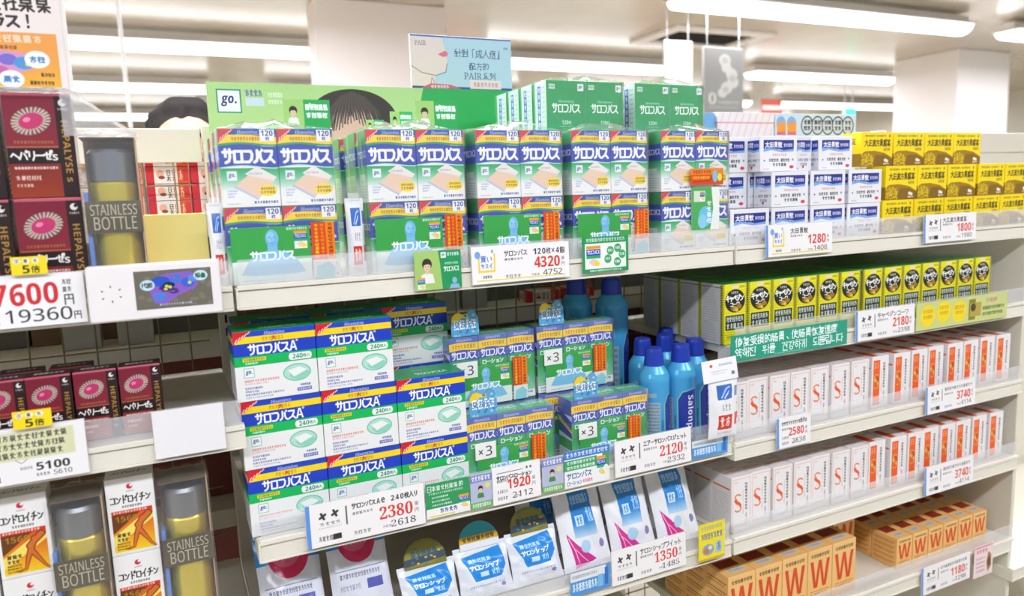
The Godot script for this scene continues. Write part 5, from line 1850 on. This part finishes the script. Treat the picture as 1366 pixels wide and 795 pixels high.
func lower_right() -> void:
	var spots := []
	for r in 4:
		for x in [1.011, 1.076, 1.139, 1.203, 1.267, 1.3315, 1.402, 1.466, 1.529, 1.592, 1.655, 1.718, 1.781]:
			spots.append(Vector3(x - 0.0015, 1.112, -0.021 - r * 0.0665))
	stack("cabbage", "stomach_tablet_box", "striped yellow stomach tablet box with a black disc, in the front row", "box", "striped yellow tablet boxes in front", spots.slice(0, 13), 0.004)
	stack("cabbage", "stomach_tablet_box", "striped yellow stomach tablet box in the rows behind the front row", "box", "striped yellow tablet boxes behind", spots.slice(13), 0.004)
	var s2 := [1.008, 1.066, 1.123, 1.18, 1.241, 1.3, 1.36, 1.429, 1.496, 1.556, 1.619, 1.684, 1.743, 1.813, 1.87]
	var s3 := [1.021, 1.077, 1.135, 1.194, 1.25, 1.308, 1.367, 1.428, 1.495, 1.555, 1.614, 1.671, 1.729, 1.798, 1.859]
	for a in [[s2, 0.913, "upper"], [s3, 0.714, "lower"]]:
		var white := []
		var orange := []
		var rear_white := []
		var rear_orange := []
		for i in 15:
			for r in 4:
				var p := Vector3(a[0][i] + 0.0095, a[1], -0.021 - r * 0.0615 - (0.004 if i % 3 == 1 else 0.0))
				if r > 0:
					(rear_white if i < 7 else rear_orange).append(p)
				elif i < 7:
					white.append(p)
				else:
					orange.append(p)
		stack("tonic", "tonic_box", "white tonic box in the rows behind the S fronts, %s tonic shelf" % a[2], "box", "white S boxes behind, %s shelf" % a[2], rear_white, 0.008)
		stack("tonic_orange", "tonic_box", "red-topped tonic box in the rows behind the orange bars, %s tonic shelf" % a[2], "box", "orange bar boxes behind, %s shelf" % a[2], rear_orange, 0.012)
		stack("tonic", "tonic_box", "white tonic box with an orange S outline on the %s of two tonic shelves" % a[2], "box", "white S boxes, %s shelf" % a[2], white, 0.008)
		stack("tonic_orange", "tonic_box", "white tonic box with an orange bar on the %s of two tonic shelves" % a[2], "box", "orange bar boxes, %s shelf" % a[2], orange, 0.012)
	spots = []
	for r in 3:
		for i in 5:
			spots.append(Vector3(1.335 - i * 0.0755, 0.491, -0.021 - r * 0.0715))
	stack("vitamin", "vitamin_box", "large tan vitamin box with a red letter W, on the bottom shelf", "box", "large W boxes", spots, 0.006)
	spots = []
	for r in 4:
		for i in 6:
			if r < 2 or i % 3 != 2:
				spots.append(Vector3(1.558 + i * 0.0575, 0.491, -0.035 - r * 0.0725))
	stack("small_vitamin", "vitamin_box", "small tan vitamin box with a red letter W, on the bottom shelf", "box", "small W boxes", spots, 0.01)
	stack("vitamin", "vitamin_box", "large tan vitamin box with a W set back between the large and the small ones", "box", "large W boxes set back", [Vector3(1.45, 0.491, -0.12), Vector3(1.45, 0.491, -0.195)], 0.0)

func left_bay() -> void:
	var y := 1.306
	for j in 2:
		for r in 2:
			for i in 5:
				if r == 1 and i != 1:
					continue
				solo("liver_remedy_box", "large dark red liver remedy box with a ringed pink oval, in the %s layer" % ["lower", "upper"][j], "box", M.liver_mesh, M.liver, Vector3(-0.1265 - i * 0.08, y + j * 0.132, -0.03 - r * 0.05), "large dark red remedy boxes")
	flask_box("flask gift box on the top shelf beside the large dark red boxes", Vector3(-0.0525, y, -0.022), 5, 0.067)
	var st := thing("wrap_sheet", "clear wrap drawn slack over the dark red boxes and the flask box", "plastic wrap", Vector3(-0.094, y + 0.2645, -0.015))
	part(st, "film", drape(), M.film_wrap)
	solo("plain_box", "plain pale yellow box beside the flask gift box on the top shelf", "box", carton_mesh(0.084, 0.104, 0.05, 0.0015), M.pale_yellow, Vector3(0.022, y, -0.1))
	var sg := thing("picture_sign", "orange sign with cell pictures standing on the large dark red boxes", "sign", Vector3(-0.137, y + 0.2665, -0.04))
	part(sg, "board", carton_mesh(0.106, 0.122, 0.004, 0.001), M.white_board, Vector3(0, 0, 0))
	part(sg, "print", carton_mesh(0.1, 0.116, 0.0008, 0.0002), M.sign_orange, Vector3(-0.002, 0.003, 0.0012))
	y = 1.107
	for x in [-0.3665, -0.312, -0.2575, -0.204, -0.1515, -0.097, -0.0425]:
		solo("liver_remedy_box", "small dark red liver remedy box on the second shelf", "box", M.liver_small_mesh, M.liver_small, Vector3(x - 0.001, y + 0.001, -0.04), "small dark red remedy boxes")
	for x in [-0.19, -0.13]:
		solo("liver_remedy_box", "small dark red liver remedy box in the rear row of the second shelf", "box", M.liver_small_mesh, M.liver_small, Vector3(x, y + 0.001, -0.085), "small dark red remedy boxes behind")
	y = 0.714
	for x in [-0.071, -0.2, -0.264, -0.328]:
		for j in 3:
			solo("joint_remedy_box", "white joint remedy box with an orange running-legs picture, %s of its stack" % ["bottom", "middle", "top"][j], "box", M.joint_mesh, M.joint, Vector3(x, y + j * 0.1125, -0.03), "joint remedy boxes").scale = Vector3(1, 0.957, 1)
	for x in [[-0.138, "flask gift box between two stacks of joint remedy boxes"], [-0.0045, "flask gift box at the end of the rack beside one joint remedy stack"]]:
		solo("joint_remedy_box", "white joint remedy box under a flask gift box", "box", M.joint_mesh, M.joint, Vector3(x[0], y, -0.03), "joint remedy boxes under flasks").scale = Vector3(1, 0.957, 1)
		flask_box(x[1], Vector3(x[0], y + 0.1125, -0.024), int(x[0] * 1000) + 200, 0.066)
	# a small speaker with a screen clipped to the price rail
	var d := thing("video_player", "white promotion player with a small violet screen clipped to the shelf edge", "video player", Vector3(-0.011, 1.277, 0.031))
	part(d, "case", slab(0.158, 0.072, 0.02, 0.003), M.device)
	for i in 6:
		var g := TAU * i / 6.0 + 0.5
		part(d, "speaker_hole_shade", slab(0.0026, 0.0014, 0.0006, 0.0002), M.hole_shade, Vector3(-0.052 + cos(g) * 0.0115, 0.036 + sin(g) * 0.0095, 0.0003), Vector3(0, 0, g))  # dark slivers on the case, hole shade put into the colour
	M.screen = plain(Color.BLACK, 0.2)
	M.screen.emission_enabled = true
	M.screen.emission = Color.BLACK
	M.screen.emission_texture = M.screen_picture
	M.screen.texture_repeat = false
	M.screen.emission_energy_multiplier = 0.7
	part(d, "screen", carton_mesh(0.092, 0.05, 0.0012, 0.0002), M.screen, Vector3(0.021, 0.0125, 0.0006))
	part(d, "mount", slab(0.06, 0.03, 0.012, 0.002), M.device, Vector3(0, 0.0, -0.0195))

# slack film over the left packs: flat over the boxes, then falling to the flask box in a taut slope with a creased front
func drape() -> ArrayMesh:
	var st := SurfaceTool.new()
	st.begin(Mesh.PRIMITIVE_TRIANGLES)
	st.set_smooth_group(0)
	var n := FastNoiseLite.new()
	n.seed = 9
	n.frequency = 1.0
	for sheet in 2:
		var g := []
		for j in 13:
			for i in 29:
				var u := i / 28.0
				var v := j / 12.0
				var x := -0.1 + 0.178 * u
				var top := 0.002 - 0.056 * clampf((x - 0.006) / 0.07, 0, 1)
				var p := Vector3(x, top, 0.004 - 0.07 * v)
				if sheet == 1:
					p = Vector3(x, lerpf(top, -0.056, v), 0.0045 - 0.003 * v)
				p.y += 0.004 * absf(n.get_noise_2d(u * 14 + v * 3, v * 5)) * (1.0 - v * sheet)
				p.z += 0.003 * n.get_noise_2d(u * 30 - v * 8, v * 3 + 40) * sheet * sin(PI * v)
				g.append(p)
		for j in 12:
			for i in 28:
				if sheet == 1 and i < 15:
					continue
				var q := [g[(j + 1) * 29 + i], g[(j + 1) * 29 + i + 1], g[j * 29 + i + 1], g[j * 29 + i]]
				if sheet == 1:
					q = [q[3], q[2], q[1], q[0]]
				for k in [0, 1, 2, 0, 2, 3]:
					st.set_uv(Vector2.ZERO)
					st.add_vertex(q[k])
	st.index()
	st.generate_normals()
	return st.commit()

func prices() -> void:
	price_card("wide price card reading 4320 with a yellow underline", 0.442, 0.62, 1.28, 1.34, price_art(360, 122, 1, "サロンパス 120枚×4個", "4320", "4752", false, false))
	price_card("price card reading 1280 with a blue edge strip", 1.06, 1.239, 1.282, 1.344, price_art(360, 124, 1, "太田胃散", "1280", "1408", false, true))
	price_card("price card reading 1800 under the yellow herbal boxes", 1.52, 1.701, 1.282, 1.344, price_art(360, 122, 0, "大正漢方胃腸薬", "1800", "1980", false, true))
	price_card("price card reading 2380 with a blue edge strip", 0.157, 0.343, 0.903, 0.97, price_art(372, 134, 0, "サロンパスAe 240枚入り", "2380", "2618", true, true))
	price_card("narrow price card reading 1920 under the lotion packs", 0.4625, 0.5525, 0.905, 0.97, price_art(190, 136, 2, "サロンパスローション", "1920", "2112", false, false))
	price_card("price card reading 2120 under the spray cans", 0.705, 0.877, 0.905, 0.972, price_art(350, 134, 0, "エアーサロンパスジェット", "2120", "2332", true, false))
	price_card("price card reading 2180 under the striped tablet boxes", 1.315, 1.501, 1.084, 1.149, price_art(370, 128, 0, "キャベジンコーワ", "2180", "2398", false, true))
	price_card("price card reading 2580 under the white S boxes", 1.0955, 1.19, 0.886, 0.95, price_art(190, 128, 2, "", "2580", "2838", false, true))
	var tonic := price_art(366, 128, 0, "", "3740", "4114", false, true)
	price_card("price card reading 3740 on the upper tonic shelf", 1.552, 1.73, 0.884, 0.949, tonic)
	price_card("price card reading 3740 on the lower tonic shelf", 1.56, 1.738, 0.686, 0.754, tonic)
	price_card("price card reading 1350 under the petal pouches", 0.694, 0.864, 0.697, 0.764, price_art(340, 134, 0, "サロンシップフイツト".replace("ツ", "ッ"), "1350", "1485", true, false))
	price_card("price card reading 1180 under the small W boxes", 1.565, 1.745, 0.434, 0.503, price_art(366, 134, 0, "", "1180", "1298", false, true))
	price_card("large price card reading 17600 in red", -0.216, -0.094, 1.278, 1.343, M.price_large)
	price_card("price card reading 5100 with a pale green text panel", -0.231, -0.112, 1.079, 1.151, M.price_wide)
	price_card("blank white price card beside the small dark red boxes", -0.033, 0.057, 1.081, 1.147, M.price_blank)
	card("promotion_card", "green card with a young person's portrait beside the 4320 price", "card", 0.347, 0.424, 1.278, 1.339, M.card_portrait)
	card("promotion_card", "green framed card with five green circles on the shelf edge", "card", 0.646, 0.74, 1.282, 1.344, M.card_tips)
	card("promotion_card", "green and white card beside the 2380 price", "card", 0.3455, 0.421, 0.907, 0.966, M.card_japan)
	card("promotion_card", "lilac card with a green coat next to the green and white card", "card", 0.4225, 0.461, 0.906, 0.967, M.card_coat)
	card("promotion_card", "lilac card with a green coat next to the blue lotion card", "card", 0.556, 0.598, 0.906, 0.969, M.card_coat)
	card("promotion_card", "blue and green lotion card left of the 2120 price", "card", 0.6, 0.693, 0.905, 0.972, M.card_lotion)
	card("promotion_card", "low blue card right of the 2120 price", "card", 0.879, 0.966, 0.906, 0.942, M.card_blue, 0.009)
	card("promotion_card", "low blue and white card left of the 1350 price", "card", 0.606, 0.69, 0.7, 0.745, M.card_blue, 0.009)
	card("language_sign", "long teal sign with white Chinese and Korean writing", "sign", 0.97, 1.285, 1.085, 1.137, M.sign_teal, 0.012)
	card("promotion_card", "long pale green card with three yellow circles", "card", 1.507, 1.835, 1.085, 1.148, M.sign_circles)
	card("promotion_card", "yellow card with lilac writing beside the petal pouches", "card", 0.892, 0.957, 0.694, 0.771, M.card_yellow, 0.012)
	card("promotion_card", "pink card with a root picture at the bottom shelf", "card", 1.755, 1.83, 0.428, 0.51, M.card_pink, 0.012)
	card("points_card", "small yellow points card above the large red price", "card", -0.169, -0.131, 1.3435, 1.366, M.card_points, 0.013)
	card("points_card", "small yellow points card above the card with pale green panel", "card", -0.188, -0.146, 1.15, 1.173, M.card_points, 0.013)

func far_side() -> void:
	# the rack of the next aisle, back to back with this one: its brown, rust and slate cartons are added filler, sized to keep light out
	var o := thing("store_rack", "cream shelf rack of the next aisle seen through the wire back", "rack", Vector3(-0.8, 0, -0.47), "")
	for y in [1.4, 1.16, 0.8, 0.45]:
		part(o, "shelf", slab(3.6, 0.04, 0.42, 0.003), M.cream, Vector3(1.8, y - 0.04, -0.004))
	part(o, "base_panel", slab(3.6, 0.1, 0.42, 0.003), M.cream, Vector3(1.8, 0, -0.004))
	for x in [0.01, 1.8, 3.59]:
		part(o, "upright", slab(0.03, 1.5, 0.02, 0.002), M.cream, Vector3(x, 0, -0.428))
	for j in 4:
		for i in 3:
			solo("red_carton", "white and red carton on the far side of the wire back", "box", carton_mesh(0.075, 0.031, 0.06, 0.0008), M.carton_red, Vector3(-0.055 + i * 0.078, 1.401 + j * 0.032, -0.478), "red cartons behind the wire")
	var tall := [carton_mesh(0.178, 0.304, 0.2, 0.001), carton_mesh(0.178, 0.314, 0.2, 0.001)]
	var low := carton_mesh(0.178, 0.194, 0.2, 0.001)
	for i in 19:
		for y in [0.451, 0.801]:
			solo("filler_carton", "plain brown, rust or slate filler carton added behind the wires to keep light out", "box", tall[0 if y < 0.5 else 1], [M.carton_kraft, M.carton_rust, M.carton_slate][i % 3], Vector3(-0.7 + i * 0.182, y, -0.56), "filler cartons behind the wire")
		solo("filler_carton", "plain brown, rust or slate filler carton added behind the wires to keep light out", "box", low, [M.carton_slate, M.carton_kraft][i % 2], Vector3(-0.7 + i * 0.182, 1.161, -0.58), "filler cartons behind the wire")
	for i in 4:
		solo("grey_carton", "pale grey carton in front of the filler cartons behind the wire back", "box", carton_mesh(0.062, 0.07 - 0.02 * (i % 2), 0.05, 0.001), M.grey_box, Vector3([-0.15, -0.06, 0.58, 0.65][i], 1.161, -0.49), "grey cartons behind the wire")
	for i in 2:
		solo("red_carton", "white and red carton lying on the far shelf near the spray cans", "box", carton_mesh(0.09, 0.026, 0.05, 0.0008), M.carton_red, Vector3(0.83 + i * 0.1, 1.161, -0.49), "red cartons lying behind the wire")

func backdrop() -> void:
	# signs and fittings beyond the rack
	var p := thing("cream_sign", "pale blue skin cream sign with lips and Chinese lettering", "sign", Vector3(0.632, 1.566, -0.46))
	part(p, "board", carton_mesh(0.238, 0.2, 0.005, 0.001), M.white_board, Vector3(0, 0, -0.001))
	part(p, "print", carton_mesh(0.236, 0.114, 0.0006, 0.0002), M.sign_pair, Vector3(0, 0.085, 0.0))
	struct("trim_1", slab(0.92, 2.75, 0.25, 0.01), M.pillar, Vector3(1.5, 0, -4.0))
	struct("trim_2", slab(0.86, 2.75, 0.74, 0.01), M.pillar, Vector3(8.0, 0, -4.0))
	var g := thing("hanging_sign", "grey hanging sign with a chain of pale bubbles", "sign", Vector3(3.6, 1.93, -3.0))
	part(g, "board", carton_mesh(0.35, 0.44, 0.02, 0.003), M.grey_board)
	part(g, "print", carton_mesh(0.34, 0.43, 0.001, 0.0003), M.sign_grey, Vector3(0, 0.005, 0.0012))
	for x in [-0.14, 0.14]:
		part(g, "cord", rod(Vector3(x, 0.44, -0.01), Vector3(x, 0.82, -0.01), 0.003), M.grey_board)
	var g2 := thing("hanging_sign", "plain pale hanging board next to the grey bubble sign", "sign", Vector3(3.33, 1.93, -3.15))
	part(g2, "board", carton_mesh(0.24, 0.5, 0.02, 0.003), M.pale_board)
	for x in [-0.09, 0.09]:
		part(g2, "cord", rod(Vector3(x, 0.5, -0.01), Vector3(x, 0.82, -0.01), 0.003), M.grey_board)
	var v := thing("ceiling_vent", "square dark ceiling vent in a pale frame", "vent", Vector3(4.5, 2.75, -4.3))
	for s in [[0.0, 0.34, 1.1, 0.12], [0.0, -0.22, 1.1, 0.12]]:
		part(v, "frame", slab(s[2], 0.025, s[3], 0.004), M.housing, Vector3(s[0], -0.026, s[1]))
	for s in [-0.49, 0.49]:
		part(v, "frame", slab(0.12, 0.025, 0.44, 0.004), M.housing, Vector3(s, -0.026, 0.22))
	for i in 7:
		part(v, "louvre", slab(0.86, 0.004, 0.05, 0.001), M.dark, Vector3(0, -0.012, -0.19 + i * 0.064), Vector3(0.5, 0, 0))
	part(v, "grille_back", slab(0.86, 0.002, 0.44, 0.0005), M.dark, Vector3(0, -0.004, 0.22))
	for x in [[0.35, -2.4], [-0.6, -2.7]]:
		var r := thing("hanging_rod", "thin white rod hanging from the ceiling above the far aisle", "rod", Vector3(x[0] - 0.42, 1.75, x[1]), "hanging rods")
		part(r, "rod", rod(Vector3.ZERO, Vector3(0, 0.97, 0), 0.009, 10), M.housing)
		part(r, "hook", rod(Vector3(-0.03, 0.975, 0), Vector3(0.03, 0.975, 0), 0.012, 8), M.housing)
	for q in [[5.2, -6.0, 0], [6.3, -6.2, 1], [7.1, -6.1, 0], [3.0, -6.3, 1]]:
		var hs := thing("hanging_banner", "small red and white banner hanging under the far ceiling", "banner", Vector3(q[0], 2.3, q[1]), "red banners under the ceiling")
		part(hs, "cloth", slab(0.34, 0.2, 0.006, 0.002), M.goods_1 if q[2] == 0 else M.goods_6)
		part(hs, "stripe", slab(0.3, 0.05, 0.002, 0.0005), M.pillar, Vector3(0, 0.07, 0.0025))
		for x in [-0.14, 0.14]:
			part(hs, "cord", rod(Vector3(x, 0.2, -0.003), Vector3(x, 0.45, -0.003), 0.003), M.grey_board)
	# a lit green exit sign far away, and the fascia of the wall shelving
	var e := thing("exit_sign", "small lit green exit sign on the far wall", "sign", Vector3(8.26, 2.25, -5.9))
	part(e, "box", slab(0.2, 0.14, 0.05, 0.006), M.housing)
	part(e, "panel", slab(0.18, 0.12, 0.004, 0.001), M.exit_green, Vector3(0, 0.01, 0.003))
	for x in [-0.12, 0.12]:
		part(e, "hanger", rod(Vector3(x * 0.6, 0.14, -0.03), Vector3(x * 0.6, 0.5, -0.03), 0.006), M.housing)
	for i in 9:
		var w := thing("wall_shelving", "tall wall shelving unit at the far wall", "shelving", Vector3(-5.4 + i * 1.9, 0, -12.8), "wall shelving at the back")
		part(w, "back_board", slab(1.86, 2.3, 0.05, 0.005), M.wall, Vector3(0, 0, -0.3))
		part(w, "fascia", slab(1.86, 0.3, 0.06, 0.005), [M.pillar, M.fascia_olive, M.goods_4][i % 3], Vector3(0, 2.1, 0.0))
		for k in 5:
			part(w, "shelf", slab(1.86, 0.03, 0.3, 0.003), M.cream, Vector3(0, 0.3 + k * 0.4, 0))
	for i in 3:  # unseen racks, added only for the light and colour the ceiling reflects
		var t := thing("unseen_gondola", "unseen double rack of a farther aisle added for the ceiling reflection", "rack", Vector3(2.4, 0, -3.4 - i * 2.4), "added unseen racks of the farther aisles")
		part(t, "core", slab(8.0, 1.5, 0.1, 0.004), [M.goods_6, M.goods_4, M.goods_5][i], Vector3(0, 0, 0.05))
		for k in 4:
			part(t, "shelf", slab(8.0, 0.03, 0.8, 0.004), M.cream, Vector3(0, 0.12 + k * 0.36, 0.4))

func opposite() -> void:
	# unseen racks added behind the camera to block low-angle light
	for i in 4:
		var t := thing("light_blocker_rack", "unseen shelf rack added across the aisle to block low light", "rack", Vector3(-2.2 + i * 1.5, 0, 2.05), "added light-blocking racks across the aisle")
		part(t, "back_panel", slab(1.48, 1.9, 0.02, 0.003), M.goods_9, Vector3(0, 0, 0.48))
		for k in 5:
			part(t, "shelf", slab(1.48, 0.03, 0.42, 0.003), M.cream, Vector3(0, 0.1 + k * 0.33, 0.44))

func person() -> void:
	var o := thing("person", "person with short black hair standing behind the rack, forehead showing", "person", Vector3(0.092, 0, -1.22))
	o.scale = Vector3.ONE * 1.012
	var top := 1.7
	var V := func(x: float, y: float, z: float) -> Vector3: return Vector3(x, y, z)
	# head, neck, torso, arms, legs as one surface; faces the rack (towards +z)
	var bones := [
		[V.call(0, 1.605, -0.012), V.call(0, 1.59, 0.0), 0.085, 0.083], [V.call(0, 1.56, 0.012), V.call(0, 1.52, 0.022), 0.07, 0.05], [V.call(0, 1.50, -0.01), V.call(0, 1.42, -0.02), 0.054, 0.058],
		[V.call(-0.12, 1.38, -0.02), V.call(0.12, 1.38, -0.02), 0.07, 0.07], [V.call(-0.07, 1.3, 0), V.call(0.07, 1.3, 0), 0.11, 0.11], [V.call(-0.06, 1.12, 0), V.call(0.06, 1.12, 0), 0.1, 0.1], [V.call(-0.07, 0.95, 0), V.call(0.07, 0.95, 0), 0.11, 0.11],
	]
	for s in [-1.0, 1.0]:
		bones.append([V.call(s * 0.185, 1.37, -0.02), V.call(s * 0.235, 1.09, -0.02), 0.055, 0.043])
		bones.append([V.call(s * 0.235, 1.09, -0.02), V.call(s * 0.22, 0.86, 0.08), 0.042, 0.031])
		bones.append([V.call(s * 0.22, 0.86, 0.08), V.call(s * 0.215, 0.79, 0.11), 0.034, 0.03])
		for k in 4:
			bones.append([V.call(s * (0.2 + k * 0.012), 0.79, 0.1 + k * 0.012), V.call(s * (0.2 + k * 0.01), 0.72 - 0.008 * (k % 3), 0.12 + k * 0.012), 0.0095, 0.008])
		bones.append([V.call(s * 0.2, 0.83, 0.11), V.call(s * 0.175, 0.78, 0.14), 0.011, 0.009])
		bones.append([V.call(s * 0.09, 0.92, 0), V.call(s * 0.1, 0.5, 0.01), 0.085, 0.056])
		bones.append([V.call(s * 0.1, 0.5, 0.01), V.call(s * 0.105, 0.1, -0.01), 0.055, 0.037])
		bones.append([V.call(s * 0.105, 0.05, -0.03), V.call(s * 0.12, 0.04, 0.14), 0.042, 0.034])
		bones.append([V.call(s * 0.086, 1.575, -0.008), V.call(s * 0.088, 1.6, -0.014), 0.012, 0.014])
	bones.append([V.call(0, 1.59, 0.082), V.call(0, 1.562, 0.1), 0.008, 0.013])
	bones.append([V.call(-0.018, 1.53, 0.078), V.call(0.018, 1.53, 0.078), 0.008, 0.008])
	part(o, "body", nets(bones, 0.012, 0.02), M.skin)
	var hairb := [[V.call(0, 1.612, -0.028), V.call(0, 1.6, -0.03), 0.096, 0.092], [V.call(-0.022, 1.668, 0.024), V.call(0.03, 1.67, 0.022), 0.034, 0.032], [V.call(-0.04, 1.655, 0.0), V.call(-0.03, 1.66, 0.02), 0.035, 0.03], [V.call(0, 1.56, -0.06), V.call(0, 1.54, -0.06), 0.06, 0.05]]
	for i in 11:
		var u := (i - 5) / 5.0
		var root := Vector3(u * 0.078, 1.672 - absf(u) * 0.024, 0.05 - absf(u) * 0.045)
		hairb.append([root, root + Vector3(0.012 * sin(i * 2.1), -0.022 - 0.008 * sin(i * 1.7), 0.012), 0.016, 0.005])
	for s in [-1.0, 1.0]:
		hairb.append([V.call(s * 0.085, 1.63, -0.02), V.call(s * 0.088, 1.585, -0.03), 0.018, 0.008])
	part(o, "hair", nets(hairb, 0.005, 0.01), M.hair)
	for s in [-1.0, 1.0]:
		part(o, "eye", lathe(PackedVector2Array([Vector2(0.0001, -0.008), Vector2(0.01, -0.004), Vector2(0.011, 0.001), Vector2(0.008, 0.006), Vector2(0.0001, 0.008)]), 12), M.hair, Vector3(s * 0.033, 1.594, 0.074))
		part(o, "eyebrow", rod(Vector3(s * 0.018, 1.608, 0.083), Vector3(s * 0.05, 1.608, 0.072), 0.0026), M.hair)
	var shirt := []
	for i in range(3, 7):
		var b: Array = bones[i].duplicate()
		b[2] += 0.012
		b[3] += 0.012
		shirt.append(b)
	for s in [-1.0, 1.0]:
		shirt.append([V.call(s * 0.185, 1.37, -0.02), V.call(s * 0.235, 1.09, -0.02), 0.066, 0.055])
		shirt.append([V.call(s * 0.235, 1.09, -0.02), V.call(s * 0.222, 0.9, 0.065), 0.053, 0.043])
	part(o, "shirt", nets(shirt, 0.016, 0.025), M.shirt)
	var legs := []
	for s in [-1.0, 1.0]:
		legs.append([V.call(s * 0.09, 0.92, 0), V.call(s * 0.1, 0.5, 0.01), 0.098, 0.07])
		legs.append([V.call(s * 0.1, 0.5, 0.01), V.call(s * 0.105, 0.1, -0.01), 0.068, 0.055])
	part(o, "trousers", nets(legs, 0.016, 0.02), M.dark)
	for s in [-1.0, 1.0]:
		part(o, "shoe", nets([[V.call(s * 0.105, 0.05, -0.035), V.call(s * 0.12, 0.042, 0.145), 0.05, 0.042]], 0.012, 0.02), M.dark)
